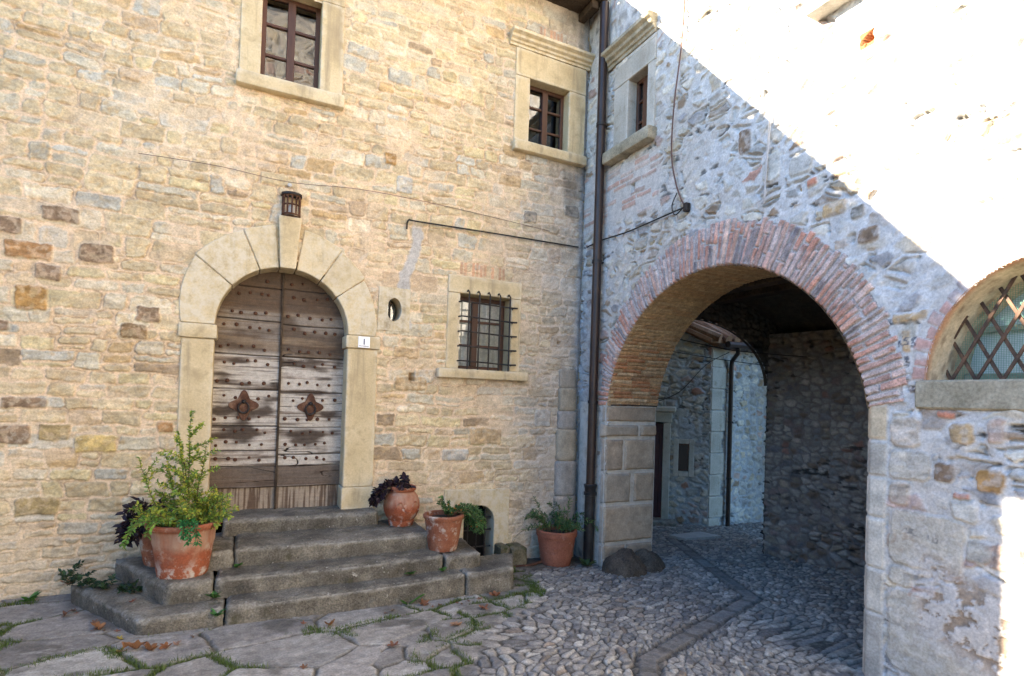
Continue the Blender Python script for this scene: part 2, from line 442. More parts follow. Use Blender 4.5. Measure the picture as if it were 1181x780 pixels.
def put_spots(u, v, spots, mask, col, h, seed, rf=.16):
    """single stones that stand out in the wall, each at its own place"""
    wu = u + .05 * (fbm(u * 9, v * 9, seed, 5, .65) - .5); wv = v + .055 * (fbm(u * 8, v * 8, seed + 5, 5, .65) - .5)
    for i, (a0, a1, b0, b1, k) in enumerate(spots):
        sel = (u > a0 - .15) & (u < a1 + .15) & (v > b0 - .15) & (v < b1 + .15)
        if not sel.any(): continue
        x, y = wu[sel], wv[sel]
        rr = min(a1 - a0, b1 - b0) * (rf if (a1 - a0) * (b1 - b0) < .05 else .16)
        qa = np.minimum(x - a0, a1 - x); qb = np.minimum(y - b0, b1 - y)
        na = np.minimum(qa - rr, 0); nb = np.minimum(qb - rr, 0)
        s = rr - np.sqrt(na * na + nb * nb)
        t = sstep(-.004, .008, s); ring = sstep(-.028, -.012, s)
        c = np.array(SPOT[k]); nz = fbm(x * 14, y * 30, seed + i, 4)
        big = (a1 - a0) * (b1 - b0) > .09
        cc = c * ((.78 + .44 * nz) if big else (.35 + 1.3 * nz))[:, None]
        mo = mask[sel] * (1 - ring)
        mask[sel] = np.maximum(mo, t)
        col_s = col[0][sel]; col[0][sel] = mix(col_s, cc, t * (.55 + .4 * sstep(.35, .6, fbm(x * 30, y * 30, seed + 90 + i, 3))))
        hh = h[sel] * (1 - ring); h[sel] = np.where(t > 0, np.maximum(hh, t * (.008 + .01 * nz)), hh)

def look_A(u, v, seed=3, scale=1., spots=(), base=True):
    wu = u + .07 * (fbm(u * 1.7, v * 1.7, seed, 3) - .5) + .022 * (fbm(u * 11, v * 11, seed + 3, 3) - .5)
    wv = v + .09 * (fbm(u * 1.3, v * 1.3, seed + 9, 3) - .5) + .026 * (fbm(u * 9, v * 9, seed + 7, 3) - .5)
    sid, sd = rows(wu / scale, wv / scale, seed, (.075, .185), (.11, .34))
    sd = sd * scale
    fine = fbm(u * 26, v * 34, seed + 11, 4)
    mask = sstep(-.0035, .0055, sd + .026 * (fine - .5))
    cover = sstep(.47, .64, fbm(u * 2.6, v * 3.6, seed + 21, 5)) * (.25 + .75 * rnd(sid, 9))
    mask = mask * (1 - .75 * cover)
    st = pal(sid, PALA)
    streak = fbm(u * 7, v * 26, seed + 31, 4)
    st = mix(st, np.array((.50, .405, .265)), .22) * (.70 + .60 * streak)[..., None]
    blot = fbm(u * 18, v * 18, seed + 37, 3)
    st = mix(st, np.array((.47, .33, .17)), .55 * sstep(.58, .75, blot))
    mort = np.array((.625, .465, .305)) * (.80 + .40 * fbm(u * 16, v * 16, seed + 41, 5))[..., None]
    mort = mix(mort, np.array((.68, .55, .38)), sstep(.45, .7, fbm(u * 1.1, v * 1.1, seed + 43, 3)) * .6)
    # edge wear: stone rims lighter with lime, hairline gaps under some stones
    crev = (1 - mask) * sstep(.50, .62, fbm(u * 5.5, v * 5.5, seed + 51, 4)) * sstep(-.014, -.003, sd)
    if base:
        low = sstep(.62, .25, v + .25 * (fbm(u * 2, v * 2, seed + 71, 3) - .5)) * sstep(-4.35, -4.6, u)
        st = mix(st, np.array((.46, .38, .27)) * (.6 + .7 * streak)[..., None], low * .75)
        crev = np.maximum(crev, low * (1 - mask) * sstep(-.016, -.002, sd) * .6)
    h = mask * (.002 + .009 * rnd(sid, 12)) + .014 * (fine - .5) * (.35 + mask) + .008 * (fbm(u * 5, v * 5, seed + 61, 3) - .5)
    h = h + mask * .012 * (fbm(u * 13, v * 20, seed + 63, 3) - .5)
    h -= crev * .013
    mort = mort * (1 - .22 * crev[..., None])
    col = mix(mort, st, mask)
    cc = [col]
    if spots: put_spots(u, v, spots, mask, cc, h, seed + 80)
    return cc[0], h

PALB = [(.48, .44, .37, 26), (.40, .385, .35, 20), (.43, .365, .27, 14), (.30, .22, .15, 7), (.40, .30, .255, 5), (.52, .48, .40, 16), (.30, .29, .285, 9), (.40, .23, .17, 2)]

def look_B(u, v, seed=5, spots=(), mort=(.505, .49, .465), cov=1., size=1.):
    wu = u + .08 * (fbm(u * 3, v * 3, seed, 3) - .5) + .02 * (fbm(u * 14, v * 14, seed + 3, 3) - .5)
    wv = v + .07 * (fbm(u * 3, v * 3, seed + 9, 3) - .5) + .018 * (fbm(u * 14, v * 14, seed + 7, 3) - .5)
    su, sv = .20 * size, .125 * size
    cid, ed, lu, lv = voro(wu / su, wv / sv, seed, .8, .30)
    fine = fbm(u * 30, v * 34, seed + 11, 4)
    j = (.10 + .16 * rnd(cid, 3) + .10 * (rnd(cid, 6) > .8)) * cov
    sd = (ed - j) * sv
    mask = sstep(-.003, .010, sd + .020 * (fine - .5))
    cover = sstep(.52, .68, fbm(u * 2.3, v * 2.8, seed + 21, 4)) * (.5 + .5 * rnd(cid, 9))
    mask = mask * (1 - .85 * cover * min(1, cov))
    st = pal(cid, PALB) * (.62 + .76 * fbm(u * 12, v * 22, seed + 31, 4))[..., None]
    mo = np.array(mort) * (.82 + .36 * fbm(u * 13, v * 13, seed + 41, 5))[..., None]
    mo = mix(mo, np.array((.43, .37, .30)), .45 * sstep(.55, .75, fbm(u * 1.6, v * 1.6, seed + 44, 4)))
    crev = sstep(.54, .64, fbm(u * 6, v * 6, seed + 51, 3)) * sstep(-.016, -.004, sd) * (1 - mask)
    h = mask * (.004 + .013 * rnd(cid, 12)) + .012 * (fine - .5) + .011 * (fbm(u * 5, v * 5, seed + 61, 3) - .5) - crev * .035
    h = h + mask * .010 * (fbm(u * 11, v * 16, seed + 63, 3) - .5)
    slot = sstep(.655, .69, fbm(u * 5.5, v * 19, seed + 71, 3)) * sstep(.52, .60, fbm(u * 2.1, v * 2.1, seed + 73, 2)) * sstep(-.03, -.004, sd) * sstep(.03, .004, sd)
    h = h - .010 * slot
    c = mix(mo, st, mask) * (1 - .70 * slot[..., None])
    return mask, c, h

# ------------------------------------------------------------------ the stone house with the door
house = empty('stone_house', (-4.7, 0, -.15), 'warm sandstone house wall with studded arched door and rows of stone framed windows', 'house')
EAVE = 6.45
us = axis([(-9.60, -5.75, .06), (-5.75, -.0, .0076)]); vs = axis([(-.45, 6.1, .0076), (6.1, 6.5, .03)])
U, V = np.meshgrid(us, vs, indexing='ij')
spotsA = [(-5.264, -5.018, 2.992, 3.121, 'br'), (-5.60, -5.398, 2.852, 2.977, 'br'), (-5.488, -5.186, 2.661, 2.802, 'or'), (-4.996, -4.762, 2.689, 2.850, 'br'),
          (-5.281, -5.117, 2.487, 2.630, 'br'), (-5.416, -5.202, 2.248, 2.445, 'oc'), (-4.597, -4.409, 2.221, 2.358, 'br'), (-4.704, -4.507, 2.061, 2.196, 'do'),
          (-5.60, -5.440, 2.070, 2.154, 'br'), (-2.492, -2.362, 4.047, 4.173, 'oc'), (-5.475, -5.171, 1.443, 1.527, 'br'), (-5.481, -5.270, 1.155, 1.309, 'br'),
          (-5.221, -5.020, 1.189, 1.318, 'ol'), (-4.983, -4.700, 1.078, 1.225, 'ye'), (-4.404, -4.289, 1.255, 1.348, 'or'), (-5.360, -5.075, .573, .715, 'ol'),
          (-.85, -.68, 3.720, 3.863, 'gr'), (-.30, -.10, 3.873, 4.023, 'gr'), (-2.300, -1.96, 1.704, 1.849, 'tan'), (-2.33, -2.05, 2.05, 2.16, 'tan'),
          (-1.45, -1.05, 1.12, 1.30, 'tan'), (-1.75, -1.45, .95, 1.07, 'gy'), (-.62, -.40, 1.33, 1.52, 'gy'), (-1.18, -.90, 4.10, 4.24, 'tan'), (-2.35, -2.18, 3.78, 3.95, 'gy')]
cA, hA = look_A(U, V, 3, 1., spotsA)
# grey cement repair running down beside the porthole
rx = -2.17 + .07 * np.sin(V * 4.1) + .05 * (vn(U * 0 + 3, V * 7, 5) - .5)
rep = sstep(.075, .045, np.abs(U - rx) + .05 * (fbm(U * 14, V * 14, 77, 3) - .5)) * sstep(2.30, 2.42, V) * sstep(3.50, 3.40, V)
cA = mix(cA, np.array((.42, .40, .37)) * (.85 + .3 * fbm(U * 20, V * 20, 78, 3))[..., None], rep * .9); hA = hA * (1 - rep) + rep * .006
# greyer stone and lime band at the corner, both painted darker for corner shade
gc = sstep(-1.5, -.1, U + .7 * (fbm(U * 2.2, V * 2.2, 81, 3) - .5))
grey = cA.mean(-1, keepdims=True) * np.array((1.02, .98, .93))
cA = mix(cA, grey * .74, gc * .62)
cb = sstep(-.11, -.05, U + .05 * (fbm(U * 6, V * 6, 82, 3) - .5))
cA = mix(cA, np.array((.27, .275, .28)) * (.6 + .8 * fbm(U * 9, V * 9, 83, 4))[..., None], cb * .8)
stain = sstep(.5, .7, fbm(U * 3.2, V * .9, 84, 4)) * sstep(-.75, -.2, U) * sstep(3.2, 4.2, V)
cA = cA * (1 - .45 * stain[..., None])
# brick row over the barred window, flush with the wall
for (a0, a1, b0, b1) in ((-1.62, -1.07, 3.005, 3.14), (-.72, -.36, 5.92, 6.06)):
    k = np.floor((U - a0) / .047).astype(np.int64)
    inb = (U > a0) & (U < a1) & (V > b0 + .03 * (rnd(k, 4) - .5)) & (V < b1 + .03 * (rnd(k, 5) - .5))
    fx = (U - a0) - k * .047
    bm_ = inb * sstep(.004, .010, np.minimum(fx, .047 - fx)) * (rnd(k, 6) > .15)
    cA = mix(cA, np.array((.44, .21, .115)) * (.7 + .6 * rnd(k, 7))[..., None], bm_ * (.35 + .5 * fbm(U * 20, V * 20, 85, 3)))
# putlog holes
for (a0, a1, b0, b1) in ((-2.155, -2.095, 1.80, 1.885), (-.34, -.29, 2.32, 2.36)):
    inb = (U > a0) & (U < a1) & (V > b0) & (V < b1)
    hA = np.where(inb, -.12, hA)
hA = hA - .02 * sstep(-.05, 0., U)
PA = np.stack([U, -hA, V], -1)
uc, vc = cells(us, vs)
DX, DR, DZ = -3.392, .595, 2.24                      # door arch centre, radius, springing
hole = ((np.abs(uc - DX) < DR + .08) & (vc < DZ) & (vc > .3)) | ((uc - DX) ** 2 + (vc - DZ) ** 2 < (DR + .08) ** 2)
for (a0, a1, b0, b1) in ((-3.74, -3.10, 4.56, 5.5), (-1.64, -.94, 1.92, 2.84), (-.87, -.22, 4.60, 5.45), (-1.52, -1.08, -.5, .45)):
    hole |= (uc > a0) & (uc < a1) & (vc > b0) & (vc < b1)
hole |= (((uc + 2.335) / .085) ** 2 + ((vc - 2.54) / .13) ** 2 < 1)
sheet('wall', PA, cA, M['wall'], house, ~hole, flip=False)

# the rest of the house: end wall, back, roof with its row of eave tiles
mb = MB(); mb.box((-9.60, .02, -.6), (-9.4, 4.4, EAVE)); mb.box((-9.4, 4.2, -.6), (.03, 4.4, EAVE)); mb.box((-.12, .02, -.6), (.03, 4.2, EAVE))
mb.build('rear_wall', M['plaster'], house)
mb = MB(); mb.box((-9.2, .5, 3.05), (-.15, 4.1, 3.15)); mb.box((-9.2, 2.2, -.5), (-.15, 2.25, 6.3)); mb.build('inner_floor', M['dark'], house)
mb = MB()
mb.add([(-10.3, -.36, EAVE), (.0, -.36, EAVE), (.0, 2.1, EAVE + .78), (-10.3, 2.1, EAVE + .78), (-10.3, 4.6, EAVE), (.0, 4.6, EAVE),
        (-10.3, -.36, EAVE - .05), (.0, -.36, EAVE - .05), (.0, 4.6, EAVE - .05), (-10.3, 4.6, EAVE - .05)],
       [(0, 1, 2, 3), (3, 2, 5, 4), (6, 9, 8, 7), (0, 6, 7, 1), (4, 5, 8, 9), (0, 3, 4, 9, 6), (1, 7, 8, 5, 2)])
roof = mb.build('roof', M['beam'], house)
tile0 = None; rt = math.atan2(1.25, 3.96)
nt_ = 52
for i in range(nt_):
    x = -10.2 + i * .196
    if tile0 is None:
        t = MB(); vs_ = []; fs_ = []
        for j, (ly, rr) in enumerate(((-.08, .070), (.5, .062))):
            for k in range(9):
                a = math.pi * k / 8
                for q in (rr, rr - .015): vs_.append((q * math.cos(a), ly, q * math.sin(a) * .6))
        for k in range(8):
            b0 = k * 2; b1 = 18 + k * 2
            fs_ += [(b0, b0 + 2, b1 + 2, b1), (b0 + 1, b1 + 1, b1 + 3, b0 + 3), (b0, b0 + 1, b0 + 3, b0 + 2), (b1, b1 + 2, b1 + 3, b1 + 1)]
        t.add(vs_, fs_); tile0 = t.build('roof_tile', M['tile'], roof, smooth='auto'); tt = tile0
    else:
        tt = tile0.copy(); COL.objects.link(tt)
    tt.parent = roof
    tt.location = Vector((x + random.uniform(-.015, .015), -.36 + random.uniform(-.006, .006), EAVE + .018 + random.uniform(-.006, .005))) - house.location - roof.location * 0 + house.location
    tt.rotation_euler = (rt + random.uniform(-.02, .02), random.uniform(-.05, .05), random.uniform(-.04, .04))
for i in range(9):
    x = -8.9 + i * 1.09
    mb = MB(); mb.box((x, -.30, EAVE - .15), (x + .09, .2, EAVE - .055)); mb.build('rafter', M['beam'], roof, bevel=.008)
mb = MB(); mb.box((-10.15, -.02, EAVE - .19), (-9.62, .9, EAVE - .06)); mb.build('shade_beam', M['beam'], roof, bevel=.01)  # unseen beam end added to shade the archway wall above its sunlit strip
mb = MB(); mb.box((-10.25, -.455, EAVE - .04), (-.01, -.43, EAVE + .020)); mb.build('shadow_board', M['beam'], roof)  # board added along the eave to smooth the shadow edge of the tiles

WN = [0]
def W(name, mat, F, a, b, parent, bev=.006, rough=None, **k):
    WN[0] += 1
    if rough is None: rough = .0045 if mat in (M['trim'], M['trim_grey'], M['trim_old']) else 0
    if rough: k = {**dict(cell=.035, seed=WN[0], smooth='auto'), **k}
    mb = MB(); mb.box(a, b, F); return mb.build(name, mat, parent, bevel=bev, rough=rough, **k)

# ---- door surround
sur = empty('door_surround', (DX, 0, .5)); sur.parent = house; sur.location = Vector((DX, 0, .5)) - house.location
def ring_block(name, t0, t1, r0a, r0b, d0, d1, mat, par, ri=DR, n=8):
    poly = [(DX + ri * math.cos(t0 + (t1 - t0) * i / n), DZ + ri * math.sin(t0 + (t1 - t0) * i / n)) for i in range(n + 1)]
    out = []
    for i in range(n + 1):
        t = t0 + (t1 - t0) * i / n; r = r0a + (r0b - r0a) * i / n
        out.append((DX + r * math.cos(t), DZ + r * math.sin(t)))
    poly = poly + out[::-1]
    mb = MB(); mb.prism(poly, lambda p: FA((p[0], d1, p[1])), lambda p: FA((p[0], d0, p[1])))
    return mb.build(name, mat, par, bevel=.007, angle=50, rough=.004, cell=.035, seed=int(t0 * 50), smooth='auto')
vo = [(180, 141.5, .865, .985), (141, 113.5, .995, .985), (113, 96.5, .985, 1.0), (81.5, 59, 1.0, .985), (58.5, 38, .965, .95), (37.5, 0, .925, .875)]
for (a, b, ra, rb) in vo:
    ring_block('voussoir', R(a - .05), R(b + .05), ra, rb, -.22, .022 + random.uniform(-.004, .006), M['trim'], sur)
mb = MB(); mb.prism([(-3.455, 2.825), (-3.315, 2.825), (-3.275, 3.325), (-3.485, 3.325)], lambda p: FA((p[0], .07, p[1])), lambda p: FA((p[0], -.22, p[1])))
mb.build('keystone', M['trim'], sur, bevel=.012, seg=2, rough=.004, cell=.035, seed=4, smooth='auto')
for (x0, x1) in ((-4.250, -3.987), (-2.797, -2.495)):
    W('jamb', M['trim'], FA, (x0, -.22, .70), (x1, .020, 2.105), sur, .008)
    W('plinth', M['trim'], FA, (x0 - .012, -.22, .475), (x1 + .012, .032, .697), sur, .008)
    W('impost', M['trim'], FA, (x0 - .022, -.22, 2.108), (x1 + .022, .045, 2.236), sur, .015, seg=2)
W('door_reveal', M['dark'], FA, (-4.1, -.5, .45), (-2.7, -.36, 3.0), sur, 0)

# ---- the two door leaves
DD = .20
def leaf_side(name, x0, x1, planks, seed, kx):
    us = axis([(x0, x1, .005)]); vs = axis([(.46, 2.86, .005)])
    U, V = np.meshgrid(us, vs, indexing='ij')
    wv = V + .012 * (fbm(U * 2.5, V * 0 + seed, seed, 2) - .5)
    k = np.searchsorted(np.array(planks), wv.ravel()).reshape(wv.shape)
    pb = np.array([.3] + planks + [3.2]); d = np.minimum(np.abs(wv - pb[k]), np.abs(pb[k + 1] - wv))
    grain = fbm(U * 3 + k * 7.7, V * 70, seed + 3, 5); g2 = fbm(U * 1.4 + k * 3.1, V * 14, seed + 5, 4)
    blot = fbm(U * 2.6, V * 3.4, seed + 7, 4)
    pale = np.array((.43, .385, .33)); mid = np.array((.25, .20, .16)); dk = np.array((.052, .036, .026))
    c = mix(pale, mid, sstep(.44, .66, g2 * .55 + grain * .45))
    c = mix(c, dk, .92 * sstep(.54, .66, blot * .62 + g2 * .38))
    c = mix(c, dk, .6 * sstep(.60, .74, grain)); c = c * (.85 + .3 * fbm(U * 30, V * 120, seed + 8, 3))[..., None]
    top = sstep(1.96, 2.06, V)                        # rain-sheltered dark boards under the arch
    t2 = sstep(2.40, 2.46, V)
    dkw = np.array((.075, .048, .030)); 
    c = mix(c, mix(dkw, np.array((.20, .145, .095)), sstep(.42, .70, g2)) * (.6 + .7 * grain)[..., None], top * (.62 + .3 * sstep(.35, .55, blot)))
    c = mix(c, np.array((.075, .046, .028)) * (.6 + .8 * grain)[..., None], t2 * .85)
    low = sstep(.905, .895, V) * sstep(.70, .712, V)
    c = mix(c, np.array((.10, .07, .05)) * (.5 + 1.0 * grain)[..., None], low * .9)
    apr = sstep(.702, .694, V)
    vg = fbm(U * 60, V * 2.2, seed + 9, 5)
    c = mix(c, mix(np.array((.30, .24, .18)), np.array((.12, .08, .055)), sstep(.4, .62, vg)), apr)
    crack = sstep(.009, .003, d) * (.55 + .45 * vn(U * 5, V * 0 + k, seed + 11))
    # long splits in the wood
    sp = np.abs(fbm(U * 1.1 + k * 5, V * 7.5, seed + 13, 3) - .5)
    split = sstep(.010, .004, sp) * sstep(.48, .56, vn(U * 3, V * 4, seed + 14)) * (V < 2.05) * (V > .72)
    c = mix(c, np.array((.02, .013, .01)), np.maximum(crack, split))
    h = .004 * (grain - .5) + .012 * (rnd(k.astype(np.int64) + seed, 3) - .5) - .016 * crack - .010 * split + .004 * (g2 - .5)
    h = h + .012 * sstep(.712, .706, V) * sstep(.690, .696, V) - .012 * apr
    P = np.stack([U, DD - h, V], -1)
    uc, vc = cells(us, vs)
    keep = (vc < DZ) | ((uc - DX) ** 2 + (vc - DZ) ** 2 < (DR + .05) ** 2)
    o = sheet(name, P, c, M['wood_door'], house, keep)
    return o
pl = [.70, .905, 1.06, 1.30, 1.655, 1.99, 2.335, 2.66]
doorL = leaf_side('door', -4.02, -3.412, pl, 401, -3.72)
doorR = leaf_side('door', -3.402, -2.77, [.70, .905, 1.02, 1.29, 1.64, 1.995, 2.315, 2.67], 433, -3.10)
W('meeting_strip', M['beam'], FA, (-3.418, -DD + .008, .47), (-3.396, -DD + .028, 2.82), doorL, .004)
W('door_core', M['beam'], FA, (-4.05, -.34, .46), (-2.74, -DD - .03, 2.86), doorL, 0)
stud0 = None
rs = random.Random(5)
for (d_, xs, pks) in ((doorL, (-3.97, -3.45), pl), (doorR, (-3.36, -2.82), pl)):
    for k in range(1, 8):
        for row in (0, 1):
            z = pks[k - 0] + (.07 if row == 0 else (pks[min(k + 1, 7)] - pks[k]) * .78 if k < 7 else .16)
            if k == 1 and row == 1: continue
            for q in range(5):
                x = xs[0] + (xs[1] - xs[0]) * (q + .5 * row + .2) / 5.4 + rs.uniform(-.02, .02); zz = z + rs.uniform(-.02, .02)
                if (x - DX) ** 2 + (zz - DZ) ** 2 > (DR - .04) ** 2 and zz > DZ: continue
                if stud0 is None:
                    mb = MB(); mb.lathe([(.017, 0), (.015, .006), (.009, .011), (.002, .013)], (0, 0, 0), 8)
                    s_ = stud0 = mb.build('nail_stud', M['rust'], d_, smooth=True)
                else:
                    s_ = stud0.copy(); COL.objects.link(s_)
                s_.parent = d_
                s_.location = Vector((x, DD - .004, zz)); s_.rotation_euler = (R(90), 0, 0); f_ = rs.uniform(.8, 1.2); s_.scale = (f_, f_, 1)
for d_, x, z, big in ((doorL, -3.72, 1.50, 1.14), (doorR, -3.108, 1.495, 1.08)):
    mb = MB(); poly = []
    for i in range(64):
        t = 2 * math.pi * i / 64
        r = (.060 + .050 * abs(math.cos(2 * t)) ** 1.4 + .006 * math.cos(8 * t)) * big
        poly.append((x + r * math.sin(t) * 1.02, z + r * math.cos(t) * 1.12))
    mb.prism(poly, lambda p: FA((p[0], -DD + .016, p[1])), lambda p: FA((p[0], -DD - .005, p[1])))
    kn = mb.build('door_knocker', M['rust'], d_, bevel=.003, angle=60)
    mb = MB(); pts = []
    for i in range(25):
        t = R(25) + R(310) * i / 24
        pts.append(FA((x + .047 * math.sin(t), -DD + .036 + .008 * math.cos(t), z - .022 + .052 * math.cos(t))))
    mb.tube(pts, [.006 + .005 * math.sin(math.pi * i / 24) for i in range(25)], 8)
    mb.lathe([(.02, -.0), (.02, .02), (.012, .03), (.003, .034)], (0, 0, 0), 12)
    for i in range(len(mb.v) - 48, len(mb.v)):
        vx, vy, vz = mb.v[i]; mb.v[i] = (x + vx, DD - .016 - vz, z + .035 + vy)
    mb.build('knocker_ring', M['iron'], kn, smooth=True)

# ---- windows: one timber frame per window with its panes, stone jambs, lintel and sill
def window(par, F, x0, x1, z0, z1, rec, jl, jr, lint, sill, trim, rows_n=3, curtain=False, cornice=None, back=.30, mull=.5, sill_d=.09, wood='winwood', sillmat=None, glass='glass'):
    wf = MB(); t = .042
    D0, D1 = -rec, -rec - .045
    wf.box((x0, D1, z0), (x0 + t, D0, z1), F); wf.box((x1 - t, D1, z0), (x1, D0, z1), F)
    wf.box((x0 + t, D1, z0), (x1 - t, D0, z0 + t), F); wf.box((x0 + t, D1, z1 - t), (x1 - t, D0, z1), F)
    xm = x0 + (x1 - x0) * mull
    wf.box((xm - .036, D1, z0 + t), (xm + .036, D0 + .014, z1 - t), F)
    for k in range(1, rows_n):
        zz = z0 + (z1 - z0) * k / rows_n
        for (p, q) in ((x0 + t, xm - .036), (xm + .036, x1 - t)): wf.box((p, D1 + .008, zz - .013), (q, D0 - .006, zz + .013), F)
    w = wf.build('window', M[wood], par, bevel=.003)
    for (p, q) in ((x0 + t, xm - .036), (xm + .036, x1 - t)):
        g = MB(); g.add([F((p, D0 - .024, z0 + t)), F((q, D0 - .024, z0 + t)), F((q, D0 - .024, z1 - t)), F((p, D0 - .024, z1 - t))], [(0, 1, 2, 3)])
        g.build('pane', M[glass], w, fix=False)
        if curtain:
            n = 40; us_ = np.linspace(p, q, n); vs_ = np.linspace(z0 + t, z1 - t, 40)
            UU, VV = np.meshgrid(us_, vs_, indexing='ij')
            dd = D0 - .038 - .009 * np.sin(UU * 75) - .006 * np.sin(UU * 31 + VV * 4)
            P = np.stack(F((UU, dd, VV)), -1) if F is FA else np.stack([-dd, -UU, VV], -1)
            if F is FA: P = np.stack([UU, -dd, VV], -1)
            sheet('curtain', P, None, M['curtain'], w)
    dk = MB(); dk.box((x0 - .2, -1.6, z0 - .2), (x1 + .2, -1.55, z1 + .2), F); 
    for a_, b_ in (((x0 - .2, -1.55, z0 - .2), (x0 - .15, D1 - .1, z1 + .2)), ((x1 + .15, -1.55, z0 - .2), (x1 + .2, D1 - .1, z1 + .2)), ((x0 - .15, -1.55, z1 + .15), (x1 + .15, D1 - .1, z1 + .2)), ((x0 - .15, -1.55, z0 - .2), (x1 + .15, D1 - .1, z0 - .15))):
        dk.box(a_, b_, F)
    dk.build('room_behind', M['dark'], w)
    pr = .018
    if jl: W('stone_jamb', trim, F, (x0 - jl, -back, z0 - .003), (x0, pr, z1), w, .006)
    if jr: W('stone_jamb', trim, F, (x1, -back, z0 - .003), (x1 + jr, pr + .002, z1), w, .006)
    if lint: W('lintel', trim, F, (x0 - jl, -back, z1 + .003), (x1 + jr, pr + .004, z1 + lint), w, .006)
    sl, sr, sh = sill
    W('sill', sillmat or trim, F, (x0 - jl - sl, -back, z0 - sh), (x1 + jr + sr, sill_d, z0 - .004), w, .022, seg=2)
    if cornice:
        ca, cb, cz, chh = cornice
        mb = MB(); prof = [(0.0, 0), (.03, 0), (.03, .18), (.05, .22), (.055, .36), (.085, .45), (.09, .62), (.13, .74), (.13, .93), (.10, 1.0), (0., 1.0)]
        def end(a):
            return lambda p: F((a, p[0], cz + p[1] * chh))
        mb.prism([(p[0], p[1]) for p in prof], end(ca), end(cb))
        mb.build('cornice', sillmat or trim, w, bevel=.003)
    return w
w1 = window(house, FA, -3.690, -3.155, 4.615, 5.52, .12, .18, .215, .22, (.025, .02, .135), M['trim'])
w2 = window(house, FA, -.825, -.285, 4.640, 5.405, .11, .19, .235, .32, (.02, .005, .125), M['trim'], cornice=(-1.105, -.0, 5.728, .165))
w3 = window(house, FA, -1.605, -.975, 1.962, 2.795, .17, .145, .125, .195, (.105, .09, .11), M['trim'], curtain=True, mull=.40)
# iron grille of the low window
mb = MB()
gx = [-1.525 + .125 * i for i in range(5)]; gz = [2.035 + .163 * i for i in range(5)]
for x in gx: mb.tube([FA((x, -.02, 2.815)), FA((x, .05, 2.83)), FA((x, .085, 2.80)), FA((x, .085, 1.955))], .0095, 6)
for i, z in enumerate(gz): mb.tube([FA((-1.625, .0, z + .01)), FA((-1.60, .075, z + .012)), FA((-.985, .073, z - .008)), FA((-.955, .0, z - .012))], .0095, 6)
for z in gz: mb.tube([FA((-1.03, .073, z - .008)), FA((-.925, .074, z - .004))], .011, 6)
mb.build('iron_grille', M['iron'], w3, smooth='auto')
# porthole in its square slab
n = 40
def slab_with_oval(par, x0, x1, z0, z1, cx, cz, rx, rz, d, back, name, mat):
    mb = MB(); ov = [(cx + rx * math.cos(2 * math.pi * i / n), cz + rz * math.sin(2 * math.pi * i / n)) for i in range(n)]
    sq = []
    for i in range(n):
        t = 2 * math.pi * i / n; c, s = math.cos(t), math.sin(t)
        k = 1 / max(abs(c), abs(s)); sq.append(((x0 + x1) / 2 + (x1 - x0) / 2 * c * k, (z0 + z1) / 2 + (z1 - z0) / 2 * s * k))
    vs = [FA((p[0], d, p[1])) for p in ov] + [FA((p[0], d, p[1])) for p in sq] + [FA((p[0], -back, p[1])) for p in ov] + [FA((p[0], -.02, p[1])) for p in sq]
    fs = []
    for i in range(n):
        j = (i + 1) % n
        fs += [(i, j, n + j, n + i), (2 * n + i, 2 * n + j, j, i), (n + i, n + j, 3 * n + j, 3 * n + i)]
    mb.add(vs, fs); return mb.build(name, mat, par)
pw = slab_with_oval(house, -2.500, -2.170, 2.315, 2.768, -2.335, 2.54, .076, .122, .016, .20, 'round_window', M['trim'])
g = MB(); g.box((-2.45, -.165, 2.38), (-2.22, -.16, 2.70), FA); g.build('pane', M['glass'], pw)
g = MB(); g.box((-2.5, -.26, 2.35), (-2.2, -.25, 2.75), FA); g.build('room_behind', M['dark'], pw)
W('window_bar', M['iron'], FA, (-2.352, -.150, 2.415), (-2.338, -.135, 2.665), pw, 0)
# cellar opening with its arched slab
mb = MB(); cxx, rr_, zt = -1.295, .185, .25
out = [(-1.715, -.32), (-1.715, .628), (-.925, .606), (-.925, -.32)]
arc = [(cxx + rr_, -.32)] + [(cxx + rr_ * math.cos(R(a)), zt + rr_ * math.sin(R(a))) for a in range(0, 181, 12)] + [(cxx - rr_, -.32)]
mb.prism(out + arc, lambda p: FA((p[0], .022, p[1])), lambda p: FA((p[0], -.22, p[1])))
cw = mb.build('cellar_window', M['trim'], house, bevel=.005, angle=50)
g = MB(); g.box((-1.6, -.30, -.4), (-1.0, -.29, .5), FA); g.build('room_behind', M['dark'], cw)
mb = MB()
for x in (-1.40, -1.295, -1.19): mb.tube([FA((x, -.06, -.3)), FA((x, -.06, .42))], .009, 6)
for z in (-.05, .14, .28): mb.tube([FA((-1.49, -.065, z)), FA((-1.10, -.065, z))], .009, 6)
mb.build('iron_grille', M['iron'], cw)
